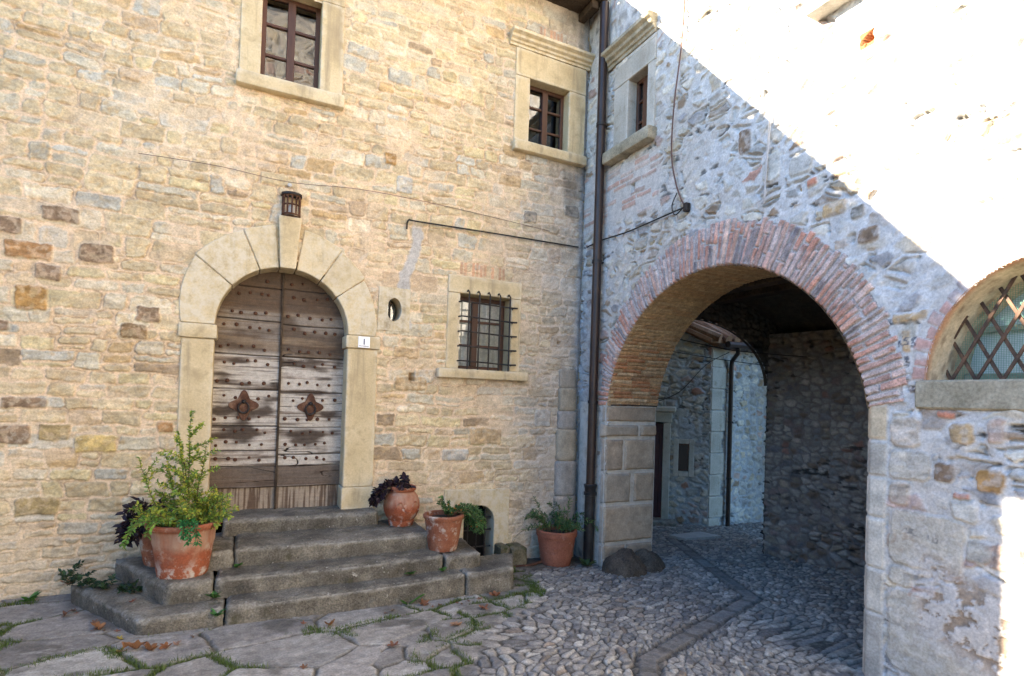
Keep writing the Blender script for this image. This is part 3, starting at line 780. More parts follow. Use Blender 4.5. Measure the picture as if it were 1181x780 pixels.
# worn half-round quoin in the corner
mb = None
z = -.3
qz = [-.32, .05, .50, .92, 1.30, 1.52, 1.80, 2.02]
for i in range(len(qz) - 1):
    w_ = .145 - .004 * i; dpt = (.115, .11, .105, .10, .085, .07, .04)[i]
    us = np.linspace(0, math.pi, 25); vs = np.linspace(qz[i] + .002, qz[i + 1] - .002, max(6, int((qz[i + 1] - qz[i]) / .02)))
    U, V = np.meshgrid(us, vs, indexing='ij')
    e = np.minimum(V - qz[i], qz[i + 1] - V)
    rr = 1 - .10 * sstep(.025, .0, e) + .09 * (fbm(U * 2 + i * 5, V * 6, 500 + i, 4) - .5)
    X = -.185 - w_ * np.cos(U) * rr; Y = -(.0 + dpt * np.sin(U) ** .55 * rr)
    c = .72 * np.array([(.42, .36, .28), (.45, .37, .29), (.40, .36, .31), (.44, .37, .27), (.37, .34, .30), (.40, .34, .25), (.40, .35, .28)][i]) * (.75 + .5 * fbm(U * 3, V * 12, 520 + i, 4))[..., None]
    sheet('corner_quoin', np.stack([X, Y, V], -1), c, M['soft'], house)
# ------------------------------------------------------------------ the house with the archway
gate = empty('archway_house', (0, -2.0, -.2), 'pale rubble house with a brick archway and a shaded passage, half in sun', 'house')
AC, AZ, AR = 2.05, 1.40, 1.48                        # intrados: centre along the wall, height, radius
EC, EZ, ER = 2.09, 1.60, 1.695                       # extrados
SPL, SPR = .585, 3.49                                # jambs
us = axis([(-.02, 4.62, .0078), (4.62, 6.5, .025), (6.5, 14, .06)]); vs = axis([(-.5, 5.7, .0085), (5.7, 8.0, .05)])
U, V = np.meshgrid(us, vs, indexing='ij')            # U = distance from the corner
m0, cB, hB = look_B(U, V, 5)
# stretch of thin bricks under the upper window
bz = sstep(1.40, 1.25, U + .25 * (fbm(U * 4, V * 4, 201, 3) - .5)) * sstep(3.62, 3.72, V) * sstep(4.42, 4.36, V + .1 * U)
bid, bd = bricks(U + .02 * fbm(U * 9, V * 9, 203, 2), V + .02 * fbm(U * 5, V * 5, 204, 2), 9, .25, .062, .008)
bm_ = sstep(-.001, .005, bd + .010 * (fbm(U * 40, V * 40, 205, 3) - .5)) * (rnd(bid, 5) > .42)
cbk = mix(np.array((.50, .465, .425)) * (.85 + .3 * fbm(U * 20, V * 20, 206, 3))[..., None], pal(bid, [(.43, .24, .175, 5), (.40, .27, .21, 3), (.50, .37, .30, 4)]), bm_ * (.35 + .65 * fbm(U * 6, V * 6, 207, 3)))
cB = mix(cB, cbk, bz); hB = hB * (1 - bz) + bz * bm_ * .008
# dressed corner stones and big blocks of the right-hand pier
qv = V + .01 * (fbm(U * 5, V * 5, 211, 3) - .5); qu = U + .012 * (fbm(U * 7, V * 7, 212, 3) - .5)
qb = np.array([-.6, -.12, .33, .62, .95, 1.22, 1.45, 1.70]); qi = np.clip(np.searchsorted(qb, qv.ravel()).reshape(V.shape), 1, len(qb) - 1)
qd = np.minimum(qv - qb[qi - 1], qb[qi] - qv)
edge = SPR + .155
qs = np.minimum(qd - .008, np.minimum(edge - qu, .5) - .004)
qm = sstep(.0, .008, qs); zone = (U > SPR - .1) * sstep(edge + .012, edge - .012, qu) * sstep(1.72, 1.66, V)
cq = pal(qi.astype(np.int64), [(.44, .41, .35, 4), (.40, .37, .32, 3), (.42, .34, .23, 2)], 3) * (.72 + .56 * fbm(U * 9, V * 14, 213, 4))[..., None]
cB = mix(cB, mix(np.array((.49, .47, .43)), cq, qm), zone); hB = hB * (1 - zone) + zone * (qm * .012 + .006 * fbm(U * 14, V * 14, 214, 3))
ms = [m0]
cl = [cB]
spotsB = [(2.373, 2.50, 3.781, 3.989, 'br'), (4.188, 4.304, 3.147, 3.196, 'or'), (3.668, 4.075, .690, 1.030, 'as'), (3.668, 4.190, .03, .540, 'as2'),
          (3.909, 4.026, 1.238, 1.351, 'br'), (4.177, 4.255, 1.490, 1.615, 'pk'), (3.661, 3.833, 1.421, 1.619, 'pi'), (3.658, 3.894, 1.221, 1.404, 'as'),
          (3.662, 3.785, 1.050, 1.203, 'pi'), (3.991, 4.111, 1.471, 1.591, 'tan'), (4.137, 4.264, 1.210, 1.335, 'oc'), (4.013, 4.132, 1.025, 1.163, 'gy'),
          (3.668, 3.80, .555, .672, 'as'), (4.16, 4.30, .79, .92, 'pk'), (4.09, 4.20, .80, .93, 'gy'), (3.93, 4.02, 1.62, 1.66, 'rd'), (4.02, 4.10, 1.155, 1.19, 'rd'),
          (3.72, 3.765, 2.03, 2.16, 'tan'), (3.66, 3.86, 2.215, 2.27, 'tan'), (3.37, 3.46, 2.96, 3.05, 'gr'), (3.15, 3.33, 3.02, 3.13, 'tan'), (2.86, 3.06, 3.42, 3.57, 'gy'),
          (2.62, 2.78, 3.46, 3.66, 'gy'), (3.42, 3.56, 2.78, 2.88, 'br'), (4.62, 4.78, 3.3, 3.36, 'or'), (3.02, 3.10, 3.30, 3.36, 'rd')]
put_spots(U, V, spotsB, m0, cl, hB, 260, .27); cB = cl[0]
# flaked plaster: brown patches where the coat has come off
fl = sstep(.53, .58, fbm(U * 15, V * 18, 221, 5, .62)) * sstep(.30, .12, np.abs(V - (.62 - .42 * (U - 3.85)) + .05)) * sstep(3.80, 3.90, U) * sstep(.9, .8, V) * sstep(4.6, 4.4, U)
coat = sstep(.33, .16, np.abs(V - (.60 - .42 * (U - 3.85)) + .03)) * sstep(3.78, 3.9, U) * sstep(4.7, 4.4, U)
cB = mix(cB, np.array((.47, .44, .41)) * (.8 + .4 * fbm(U * 20, V * 20, 222, 4))[..., None], coat * .85); hB = hB * (1 - .7 * coat)
cB = mix(cB, np.array((.25, .18, .12)) * (.5 + 1. * fbm(U * 30, V * 30, 223, 4))[..., None], fl * .85); hB = hB - .010 * fl
# brick surround of the lunette
LC, LZ, LRX, LRZ = 4.43, 1.842, .572, .665
th = np.arctan2((V - LZ) / LRZ, (U - LC) / LRX); rr = np.hypot((U - LC) / LRX, (V - LZ) / LRZ)
nb = 26; kf = (th / math.pi) * nb; kb = np.floor(kf).astype(np.int64); ff = np.abs(kf - kb - .5)
rlen = 1.14 + .05 * sstep(.8, 2.2, th) * 0 + .10 * (rnd(kb, 3) - .5)
lm = (V > LZ) * sstep(.46, .41, ff) * sstep(rlen, rlen - .02, rr + .03 * (fbm(U * 20, V * 20, 231, 3) - .5))
lz = (V > LZ - .005) * sstep(1.19, 1.16, rr)
cl_ = pal(kb + 50, [(.44, .20, .145, 5), (.40, .24, .20, 3), (.34, .27, .26, 2)], 2) * (.7 + .6 * fbm(U * 24, V * 24, 232, 4))[..., None]
cl_ = mix(cl_, np.array((.50, .46, .43)), .35 + .6 * sstep(.5, .68, fbm(U * 9, V * 9, 233, 4)))
cB = mix(cB, mix(np.array((.50, .47, .43)), cl_, lm), lz); hB = hB * (1 - lz) + lz * lm * .008
for (a0, a1, b0, b1) in ((.905, .965, 3.93, 4.02), (3.40, 3.485, 4.16, 4.235)):
    hB = np.where((U > a0) & (U < a1) & (V > b0) & (V < b1 - (.05 * (a1 - U) / (a1 - a0) if a0 > 3 else 0)), -.11, hB)
ih = (U > 3.39) & (U < 3.495) & (V > 4.12) & (V < 4.24)
cB = np.where(ih[..., None], np.array((.26, .105, .045)) * (.6 + .8 * fbm(U * 40, V * 40, 240, 3))[..., None], cB)  # the hole's warm shadow painted in as brick red
ih = (U > 3.40) & (U < 3.50) & (V > 4.02) & (V < 4.115) & (np.abs((V * 18) % 1 - .5) < .38)
cB = np.where(ih[..., None], np.array((.40, .25, .19)), cB)
# old mason's figures painted in dark blue
def strokes(segs, wdt):
    d = np.full(U.shape, 9.)
    for (x0, y0, x1, y1) in segs:
        L2 = (x1 - x0) ** 2 + (y1 - y0) ** 2 + 1e-9
        t = np.clip(((U - x0) * (x1 - x0) + (V - y0) * (y1 - y0)) / L2, 0, 1)
        d = np.minimum(d, np.hypot(U - x0 - t * (x1 - x0), V - y0 - t * (y1 - y0)))
    return sstep(wdt, wdt * .6, d)
sel = None
kx, kz, s = 3.695, 2.062, .056
segs = [(0, 0, 0, 1), (0, .5, .6, 1), (0, .5, .6, 0), (1.5, .9, 1.0, .9), (1.0, .9, .9, .6), (.9, .6, 1.4, .45), (1.4, .45, 1.35, .1), (1.35, .1, .85, .1),
        (1.8, 0, 1.8, 1), (1.8, 1, 2.3, .85), (2.3, .85, 1.8, .5), (1.8, .5, 2.4, 0)]
kp = strokes([(kx + a * s * .75, kz + b * s, kx + c * s * .75, kz + d * s) for a, b, c, d in segs], .006)
kq = strokes([(3.742, 1.945, 3.742, 1.975), (3.735, 1.975, 3.735, 1.99), (3.750, 1.975, 3.750, 1.99), (3.735, 1.99, 3.75, 1.99)], .006)
vx, vz, s = 3.735, .90, .034
segs = [(0, 1, .4, 0), (.4, 0, .8, 1), (1.0, .1, 1.0, .9), (1.0, .9, 1.6, .9), (1.6, .9, 1.6, .1), (1.6, .1, 1.0, .1), (2.6, .9, 2.0, .9), (2.0, .9, 2.0, .5), (2.0, .5, 2.6, .5), (2.6, .5, 2.6, .1), (2.6, .1, 2.0, .1),
        (3.6, .4, 3.7, .4), (4.6, 1, 4.6, .1), (4.6, .1, 5.2, .1), (5.5, .1, 5.5, .9), (5.5, .9, 6.1, .9), (6.1, .9, 6.1, .1), (6.1, .1, 5.5, .1)]
kv = strokes([(vx + a * s, vz + b * s - .006 * a, vx + c * s, vz + d * s - .006 * c) for a, b, c, d in segs], .0055)
cB = mix(cB, np.array((.05, .06, .085)), np.maximum(kp, kq) * .85 * sstep(.3, .5, fbm(U * 60, V * 60, 241, 3)))
cB = mix(cB, np.array((.14, .14, .14)), kv * .7 * sstep(.35, .55, fbm(U * 60, V * 60, 242, 3)))
# lime band beside the corner, its colour dulled to paint in the corner shade
cb = .8 * sstep(.5, .30, U + .12 * (fbm(U * 6, V * 3, 251, 3) - .5)) * sstep(3.6, 2.6, V)
cB = mix(cB, np.array((.30, .305, .31)) * (.7 + .6 * fbm(U * 12, V * 12, 252, 4))[..., None], cb * .75)
# rounded arris of the right-hand pier
ar = sstep(SPR + .07, SPR, U) * (U > SPR - .02) * (V < 1.75)
PB = np.stack([-hB + ar * ar * .055, -U, V], -1)
uc, vc = cells(us, vs)
hole = ((uc - EC) ** 2 + (vc - EZ) ** 2 < (ER - .05) ** 2) & (vc > np.where(uc > AC, 1.72, EZ))
hole |= (uc > SPL + .015) & (uc < SPR) & (vc <= AZ + .34)
hole |= (((uc - LC) / (LRX)) ** 2 + ((vc - LZ) / LRZ) ** 2 < 1) & (vc > LZ)
for (a0, a1, b0, b1) in ((.76, 1.20, 4.45, 5.3), (3.3, 4.3, 4.58, 6.0)):
    hole |= (uc > a0) & (uc < a1) & (vc > b0) & (vc < b1)
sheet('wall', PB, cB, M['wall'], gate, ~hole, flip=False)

# ---- brick ring of the arch
def inner(t):                                        # t in 0..1 along the arch, left springing to right springing
    a0 = math.pi - math.asin((1.60 - AZ) / AR); a1 = math.asin((1.66 - AZ) / AR)
    a = a0 + (a1 - a0) * t
    return AC + AR * np.cos(a), AZ + AR * np.sin(a)
def outer(t):
    a0 = math.pi - .0; a1 = math.asin((1.70 - EZ) / ER)
    a = a0 + (a1 - a0) * t
    return EC + ER * np.cos(a), EZ + ER * np.sin(a)
L_ = 4.75
T = np.linspace(0, 1, 1000); S = np.linspace(0, 1, 62)
TT, SS = np.meshgrid(T, S, indexing='ij')
ix, iz = inner(TT); ox, oz = outer(TT)
wid = np.hypot(ox - ix, oz - iz)
lean = .010 * np.sin(TT * 40) * SS
s_len = TT * L_ + lean + .012 * (fbm(TT * 30, SS * 2, 301, 3) - .5)
rgb = np.random.RandomState(4); bnd = [0.]
while bnd[-1] < L_ + .1: bnd.append(bnd[-1] + rgb.uniform(.038, .064))
bnd = np.array(bnd); bi = np.clip(np.searchsorted(bnd, s_len.ravel()).reshape(s_len.shape) - 1, 0, len(bnd) - 2)
e = np.minimum(s_len - bnd[bi], bnd[bi + 1] - s_len)
r_m = SS * wid
brk = .10 + .26 * rnd(bi, 4); hasb = (rnd(bi, 5) > .30) & (wid > .3) | (rnd(bi, 5) > .75)
eb = np.abs(r_m - brk * wid / .45)
part2 = (r_m > brk * wid / .45) & hasb
ids = bi * 2 + part2
d = np.where(hasb, np.minimum(e, eb), e) - .005 - .006 * rnd(bi, 7)
olen = wid - .06 * rnd(bi, 8) ** 2 - .015
d = np.minimum(d, olen - r_m)
grit = fbm(s_len * 30, r_m * 30, 303, 4)
bm_ = sstep(-.001, .004, d + .008 * (grit - .5))
cR = pal(ids, [(.45, .19, .115, 30), (.40, .165, .10, 16), (.47, .25, .17, 22), (.36, .20, .16, 12), (.12, .10, .105, 8), (.22, .17, .16, 10), (.50, .33, .25, 12)]) * (.75 + .5 * rnd(ids, 15))[..., None] * (.72 + .56 * grit)[..., None]
lime = sstep(.42, .62, fbm(s_len * 3.2, r_m * 5, 305, 5)) * (.35 + .65 * rnd(ids, 9))
cR = mix(cR, np.array((.53, .44, .40)), .18 + lime * .66)
mo = np.array((.47, .42, .385)) * (.8 + .4 * fbm(s_len * 30, r_m * 30, 307, 3))[..., None]
cR = mix(mo, cR, bm_)
out = sstep(olen - .0, olen + .012, r_m)
hR = .018 * bm_ + .012 * (rnd(ids, 11) - .3) * bm_ + .008 * (grit - .5) - .012 * out
hR = hR * sstep(0, .02, r_m) - .012 * sstep(.016, 0, r_m)
wob = .03 * (rnd(bi, 12) - .5) * bm_
f = SS + 0 * wob
PX = ix + (ox - ix) * f; PZ = iz + (oz - iz) * f
# ragged inner lip
nx, nz = (ix - AC) / AR, (iz - AZ) / AR
lip = sstep(.05, 0, r_m) * (.010 * (rnd(ids, 13) - .5) * bm_ - .008 * (1 - bm_))
PX -= nx * lip; PZ -= nz * lip
sheet('brick_arch', np.stack([-hR, -PX, PZ], -1), cR, M['brick'], gate)

# ---- the underside of the arch: long thin bricks
TH = .72
T = np.linspace(0, 1, 620); Dp = np.linspace(-.004, TH, 100)
TT, DD_ = np.meshgrid(T, Dp, indexing='ij')
ix, iz = inner(TT)
s_ = TT * L_ + .02 * (fbm(TT * 20, DD_ * 4, 311, 3) - .5)
bid, bd = bricks(DD_, s_, 21, .27, .050, .005)
grit = fbm(s_ * 24, DD_ * 24, 313, 4)
bm_ = sstep(-.001, .005, bd + .010 * (grit - .5))
cS = pal(bid, [(.40, .225, .11, 20), (.36, .17, .085, 12), (.42, .28, .155, 18), (.30, .18, .10, 10), (.46, .33, .20, 10)]) * (.7 + .6 * grit)[..., None]
hi = sstep(.10, .24, np.abs(TT - 0) + .08 * (fbm(TT * 12, DD_ * 4, 315, 3) - .5))
cS = mix(cS, np.array((.40, .29, .155)) * (.7 + .6 * fbm(s_ * 9, DD_ * 9, 316, 4))[..., None], hi * .62)       # limewashed upper part
cS = mix(np.array((.34, .25, .15)) * (.8 + .4 * grit)[..., None], cS, .35 + .65 * bm_)
hS = .010 * bm_ * (1 - .5 * hi) + .012 * (rnd(bid, 3) - .5) * bm_ * (1 - .6 * hi) + .008 * (grit - .5)
hS = hS * sstep(0, .02, DD_)
nx, nz = (ix - AC) / AR, (iz - AZ) / AR
sheet('arch_soffit', np.stack([DD_, -(ix - nx * hS), iz - nz * hS], -1), cS, M['brick'], gate, flip=False)

# ---- left pier: dressed blocks on the side facing the court, one mesh per block
def block_face(name, x0, x1, z0, z1, seed, col, bulge=.02, parent=gate):
    nx_ = max(8, int((x1 - x0) / .012)); nz_ = max(8, int((z1 - z0) / .012))
    us = np.linspace(0, 1, nx_); vs = np.linspace(0, 1, nz_); A, B = np.meshgrid(us, vs, indexing='ij')
    X = x0 + (x1 - x0) * A; Z = z0 + (z1 - z0) * B
    e = np.minimum(np.minimum(X - x0, x1 - X), np.minimum(Z - z0, z1 - Z)) + .024 * (fbm(X * 16, Z * 16, seed, 3) - .5)
    h = bulge * sstep(0, .028, e) + .012 * (fbm(X * 12, Z * 12, seed + 1, 4) - .5)
    h = np.where((A == 0) | (A == 1) | (B == 0) | (B == 1), -.06, h)
    c = np.array(col) * (.70 + .6 * fbm(X * 10, Z * 10, seed + 2, 4))[..., None]
    c = mix(c, np.array((.30, .285, .26)), .7 * sstep(.014, .0, e))
    return sheet(name, np.stack([X, -SPL - h, Z], -1), c, M['soft'], parent)
mb = MB(); mb.box((-.012, -SPL, -.6), (TH - .01, -.05, 1.64)); mb.build('pier_core', M['trim_grey'], gate)
pc = [(.36, .28, .195), (.32, .255, .185), (.37, .295, .21), (.32, .27, .205)]
bl = [(-.02, .30, -.35, .02), (.31, .70, -.35, .02), (-.02, .24, .03, .10), (-.02, .70, .03, .47), (-.02, .36, .48, .84), (.40, .70, .48, .84), (-.02, .24, .85, 1.23), (.25, .70, .85, 1.23),
      (-.05, .45, 1.24, 1.40), (.47, .72, 1.24, 1.40), (-.02, .70, 1.41, 1.605)]
bl.pop(2)
for i, (x0, x1, z0, z1) in enumerate(bl):
    block_face('pier_block', x0, x1, z0 + .006, z1 - .006, 350 + i * 7, pc[i % 4], .035 if i in (7, 8) else .022)
# the far side of the pier and of the other jamb, and the back of the arch wall
mb = MB()
mb.box((.05, -5.2, -.6), (TH, -SPR - .02, 1.66))
mb.build('jamb_core', M['guard'], gate)

# ---- passage behind the arch
def rub_sheet(name, A, B, z0, z1, step, seed, mort=(.30, .27, .23), cov=.55, size=1.3, parent=gate, mat='wall', keepf=None, tint=1., topf=None):
    """rubble wall from plan point A to B (its face is on the left-hand side going from A to B)"""
    A = np.array(A); B = np.array(B); L = np.hypot(*(B - A)); t = (B - A) / L; nrm = np.array([-t[1], t[0]])
    us = axis([(0, L, step)]); vs = axis([(z0, z1, step)])
    U, V = np.meshgrid(us, vs, indexing='ij')
    _, c, h = look_B(U + seed, V, seed, (), mort, cov, size)
    P = np.stack([A[0] + t[0] * U + nrm[0] * h, A[1] + t[1] * U + nrm[1] * h, V], -1)
    keep = None
    if keepf is not None:
        uc, vc = cells(us, vs); keep = keepf(uc, vc)
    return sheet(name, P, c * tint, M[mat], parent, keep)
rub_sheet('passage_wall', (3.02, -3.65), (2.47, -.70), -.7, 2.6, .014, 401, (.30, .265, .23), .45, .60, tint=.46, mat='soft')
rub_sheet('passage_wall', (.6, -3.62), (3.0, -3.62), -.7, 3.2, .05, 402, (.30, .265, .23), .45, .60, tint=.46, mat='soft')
# inner face of the exit arch
EXC, EXZ, EXRX, EXRZ = 1.17, 1.92, 1.29, .765
def ex_keep(u, v):
    x = 3.1 - u
    return ~(((((x - EXC) / EXRX) ** 2 + ((v - EXZ) / EXRZ) ** 2 < 1) & (v > EXZ)) | ((v <= EXZ) & (x < EXC + EXRX)))
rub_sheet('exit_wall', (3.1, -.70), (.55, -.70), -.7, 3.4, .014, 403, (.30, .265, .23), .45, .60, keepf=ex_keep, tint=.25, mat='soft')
# reveal of the exit arch
T = np.linspace(.42, 1, 90); D_ = np.linspace(0, .05, 6); TT, DD_ = np.meshgrid(T, D_, indexing='ij')
a = math.pi * (1 - TT)
X = EXC + EXRX * np.cos(a); Z = EXZ + EXRZ * np.sin(a)
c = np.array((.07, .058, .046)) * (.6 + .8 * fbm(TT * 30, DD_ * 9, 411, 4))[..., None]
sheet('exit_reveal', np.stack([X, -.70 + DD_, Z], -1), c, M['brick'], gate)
mb = MB(); mb.prism([(2.475, -.69), (3.3, -.69), (3.3, -.28), (3.04, -.28)], lambda p: (p[0], p[1], -.7), lambda p: (p[0], p[1], 3.3)); mb.build('exit_pier', M['guard'], gate)
# vault
X_ = np.linspace(.55, 3.05, 90); Y_ = np.linspace(-3.66, -.68, 110); XX, YY = np.meshgrid(X_, Y_, indexing='ij')
Z = 2.18 + .92 * np.sqrt(np.clip(1 - ((XX - .75) / 2.35) ** 2, 0, 1)) + .02 * (fbm(XX * 6, YY * 6, 421, 4) - .5)
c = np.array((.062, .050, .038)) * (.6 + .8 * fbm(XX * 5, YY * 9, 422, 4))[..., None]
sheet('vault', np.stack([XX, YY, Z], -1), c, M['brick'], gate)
for x in (.98, 1.42):
    mb = MB(); mb.box((x, -3.66, 2.90), (x + .17, -.72, 3.07)); mb.build('ceiling_beam', M['beam'], gate, bevel=.012)
# upper storey over the passage, back wall and roof
mb = MB(); mb.box((.06, -.02, 2.9), (3.2, .12, 8.0)); mb.box((3.06, -14, -.6), (3.2, -.72, 8.0)); mb.box((3.2, -.60, -.6), (3.9, -.30, 2.6)); mb.box((.06, -14.1, -.6), (3.2, -14, 8.0)); mb.box((.02, -14, 3.25), (3.1, -.02, 3.32))
mb.box((.02, -.64, 2.75), (3.1, -.55, 3.32))
mb.build('rear_wall', M['plaster'], gate)
mb = MB(); mb.add([(-.3, .1, 7.95), (-.3, -14.2, 7.95), (3.5, -14.2, 8.75), (3.5, .1, 8.75), (-.3, .1, 8.1), (-.3, -14.2, 8.1), (3.5, -14.2, 8.9), (3.5, .1, 8.9)],
                  [(0, 1, 2, 3), (4, 7, 6, 5), (0, 4, 5, 1), (1, 5, 6, 2), (2, 6, 7, 3), (3, 7, 4, 0)])
mb.build('roof', M['tile'], gate)

# ---- upper window in this wall
w4 = window(gate, FB, .820, 1.150, 4.500, 5.215, .10, .255, .115, .235, (.07, .04, .14), M['trim_grey'], mull=.5, cornice=(.425, 1.262, 5.50, .20), sill_d=.12, sillmat=M['trim_old'])
W('frieze', M['trim_grey'], FB, (.575, -.1, 5.455), (1.262, .016, 5.497), w4, .004)
w5 = window(gate, FB, 3.42, 4.22, 4.655, 5.75, .2, .22, .22, .24, (.14, .12, .135), M['trim_grey'], sill_d=.14, sillmat=M['trim_grey'])

# ---- lunette with its crossed bars
n = 48
T = np.linspace(0, 1, n * 2); D_ = np.linspace(-.012, .34, 30); TT, DD_ = np.meshgrid(T, D_, indexing='ij')
a = math.pi * (1 - TT); sh = 1 - .12 * DD_ / .34
wv = .02 * (fbm(TT * 9, DD_ * 8, 501, 4) - .5)
X = LC + (LRX + .004) * np.cos(a) * (sh + wv); Z = LZ - .003 + (LRZ + .004) * np.sin(a) * (sh + wv)
c = mix(np.array((.50, .42, .29)) * (.72 + .56 * fbm(TT * 12, DD_ * 14, 502, 5))[..., None], np.array((.42, .21, .12)), .8 * sstep(.05, .0, DD_ + .04 * (fbm(TT * 16, DD_ * 6, 503, 3) - .5)))
c = mix(c, np.array((.20, .14, .09)), .6 * sstep(.55, .72, fbm(TT * 26, DD_ * 30, 504, 4)))
lun = sheet('lunette_window', np.stack([DD_, -X, Z], -1), c, M['soft'], gate)
W('sill', M['trim_old'], FB, (3.800, -.38, 1.668), (5.06, .022, LZ), lun, .012)
bars = MB()
def inside(x, z, k=.965): return ((x - LC) / (LRX * k)) ** 2 + ((z - LZ) / (LRZ * k)) ** 2 < 1 and z > LZ
gb = .15
for fam in (1, -1):
    for i in range(-12, 13):
        c0 = LC + i * .128
        pts = [(c0 + fam * t * .52, LZ + t) for t in np.linspace(0, .7, 141)]
        ins = [p for p in pts if inside(*p)]
        if len(ins) < 8: continue
        (xa, za), (xb, zb) = ins[0], ins[-1]
        off = -gb + (.011 if fam > 0 else -.004)
        dx, dz = .011, 0
        dn = Vector((zb - za, -(xb - xa))).normalized() * .0095
        vs_ = []
        for (x, z) in ((xa, za - .004), (xb, zb)):
            for sg in (1, -1):
                for dd in (off, off - .011): vs_.append(FB((x + sg * dn.x, dd, z + sg * dn.y)))
        bars.add(vs_, [(0, 1, 3, 2), (4, 6, 7, 5), (0, 4, 5, 1), (2, 3, 7, 6), (0, 2, 6, 4), (1, 5, 7, 3)])
bars.build('iron_grille', M['bar'], lun, bevel=.002)
# green netting and the clouded pane behind it
m, nt, b = new_mat('green_netting'); tc = coords(nt)
ck = nd(nt, 'ShaderNodeTexWave', wave_type='BANDS', bands_direction='Z'); ck.inputs['Scale'].default_value = 30; nt.links.new(tc, ck.inputs['Vector'])
ck2 = nd(nt, 'ShaderNodeTexWave', wave_type='BANDS', bands_direction='Y'); ck2.inputs['Scale'].default_value = 26; nt.links.new(tc, ck2.inputs['Vector'])
mxm = nd(nt, 'ShaderNodeMath', operation='MAXIMUM'); nt.links.new(ck.outputs['Fac'], mxm.inputs[0]); nt.links.new(ck2.outputs['Fac'], mxm.inputs[1])
gt = nd(nt, 'ShaderNodeMath', operation='GREATER_THAN'); gt.inputs[1].default_value = .93; nt.links.new(mxm.outputs[0], gt.inputs[0])
b.inputs['Base Color'].default_value = (.10, .30, .21, 1); b.inputs['Roughness'].default_value = .6
tr = nd(nt, 'ShaderNodeBsdfTransparent'); mx = nd(nt, 'ShaderNodeMixShader')
nt.links.new(gt.outputs[0], mx.inputs[0]); nt.links.new(tr.outputs[0], mx.inputs[1]); nt.links.new(b.outputs[0], mx.inputs[2]); nt.links.new(mx.outputs[0], nt.nodes['Material Output'].inputs['Surface'])
M['net'] = m
M['cloudy'] = mat_noise('clouded_pane', [(.3, (.56, .62, .62)), (.7, (.70, .75, .75))], 5, 40, .12, .1, .002, .35, .4)
def half_disc(d, k, name, mat):
    poly = [(LC + LRX * k * math.cos(R(a)), LZ + LRZ * k * math.sin(R(a))) for a in range(0, 181, 5)]
    mb = MB(); mb.add([FB((p[0], d, p[1])) for p in poly], [tuple(range(len(poly)))]); return mb.build(name, mat, lun, fix=False)
half_disc(-.215, .93, 'netting', M['net']); half_disc(-.335, .93, 'pane', M['cloudy'])
mb = MB()
for (a0, a1, b0, b1) in ((3.92, 4.96, LZ, LZ + .05), (4.40, 4.46, LZ + .05, LZ + .585), (4.0, 4.86, LZ + .30, LZ + .335)): mb.box((a0, -.325, b0), (a1, -.29, b1), FB)
mb.build('window_frame', M['trim_old'], lun, bevel=.004)

# ------------------------------------------------------------------ house in the lane beyond the passage
lane = empty('lane_house', (3.296, 1.088, -.42), 'grey rubble house in blue shade seen through the archway, maroon door', 'house')
cor = (3.296, 1.088); lf = np.array((2.623 - 3.296, 1.658 - 1.088)); lf /= np.hypot(*lf)
LW0 = np.array(cor) + lf * 4.0
def lkeep(u, v):
    s = u                                             # distance from the corner
    roofz = 2.74 + .52 * s
    return ~(((s > .70) & (s < 1.32) & (v < 1.36)) | ((s > .30) & (s < .50) & (v > .50) & (v < .99))) & (v < roofz)
rub_sheet('wall', cor, tuple(LW0), -.8, 4.8, .016, 431, (.37, .385, .40), .75, .95, parent=lane, keepf=lkeep)
rub_sheet('wall', (5.6, 1.175), cor, -.8, 2.75, .016, 433, (.37, .385, .40), .75, .95, parent=lane)
def FL(p):                                            # (distance from the corner along the gable, out, up)
    return (cor[0] + lf[0] * p[0] + (-lf[1]) * p[1] * 1.0, cor[1] + lf[1] * p[0] + lf[0] * p[1], p[2])
def FR(p): return (cor[0] + p[0], cor[1] + .038 * p[0] - p[1], p[2])
for i in range(9):
    z0 = -.6 + i * .36
    if i % 2: W('corner_stone', M['trim_grey'], FR, (.012, -.2, z0 + .006), (.36, .022, z0 + .354), lane, .012, rough=.006, seed=i)
    else: W('corner_stone', M['trim_grey'], FR, (.012, -.2, z0 + .006), (.28, .022, z0 + .354), lane, .012, rough=.006, seed=i)
dr = W('door', M['maroon'], FL, (.74, -.12, -.45), (1.30, -.07, 1.30), lane, .004)
for (a, b_) in ((.80, .98), (1.06, 1.24)):
    for (c_, d_) in ((-.30, .25), (.35, 1.15)): W('door_panel', M['maroon'], FL, (a, -.07, c_), (b_, -.055, d_), dr, .008)
for (a, b_) in ((.62, .74), (1.30, 1.42)): W('door_jamb', M['trim_grey'], FL, (a, -.15, -.6), (b_, .03, 1.32), lane, .008)
W('door_lintel', M['trim_grey'], FL, (.60, -.15, 1.325), (1.44, .05, 1.50), lane, .01)
W('door_cornice', M['trim_grey'], FL, (.54, -.1, 1.505), (1.50, .12, 1.60), lane, .02)
W('doorstep', M['step'], FL, (.50, -.1, -.6), (1.50, .32, -.30), lane, .012)
W('room_behind', M['dark'], FL, (.2, -.30, -.4), (1.6, -.28, 1.6), lane, 0)
lw = W('window', M['winwood'], FL, (.318, -.12, .515), (.482, -.09, .975), lane, .003)
W('pane', M['pipe'], FL, (.335, -.085, .54), (.465, -.08, .95), lw, 0)
for (a, b_, z0, z1) in ((.235, .315, .43, 1.06), (.485, .565, .43, 1.06)): W('stone_jamb', M['trim_grey'], FL, (a, -.13, z0), (b_, .026, z1), lw, .006)
W('lintel', M['trim_grey'], FL, (.318, -.13, .98), (.482, .024, 1.06), lw, .006); W('sill', M['trim_grey'], FL, (.318, -.13, .43), (.482, .03, .512), lw, .006)
mb = MB()
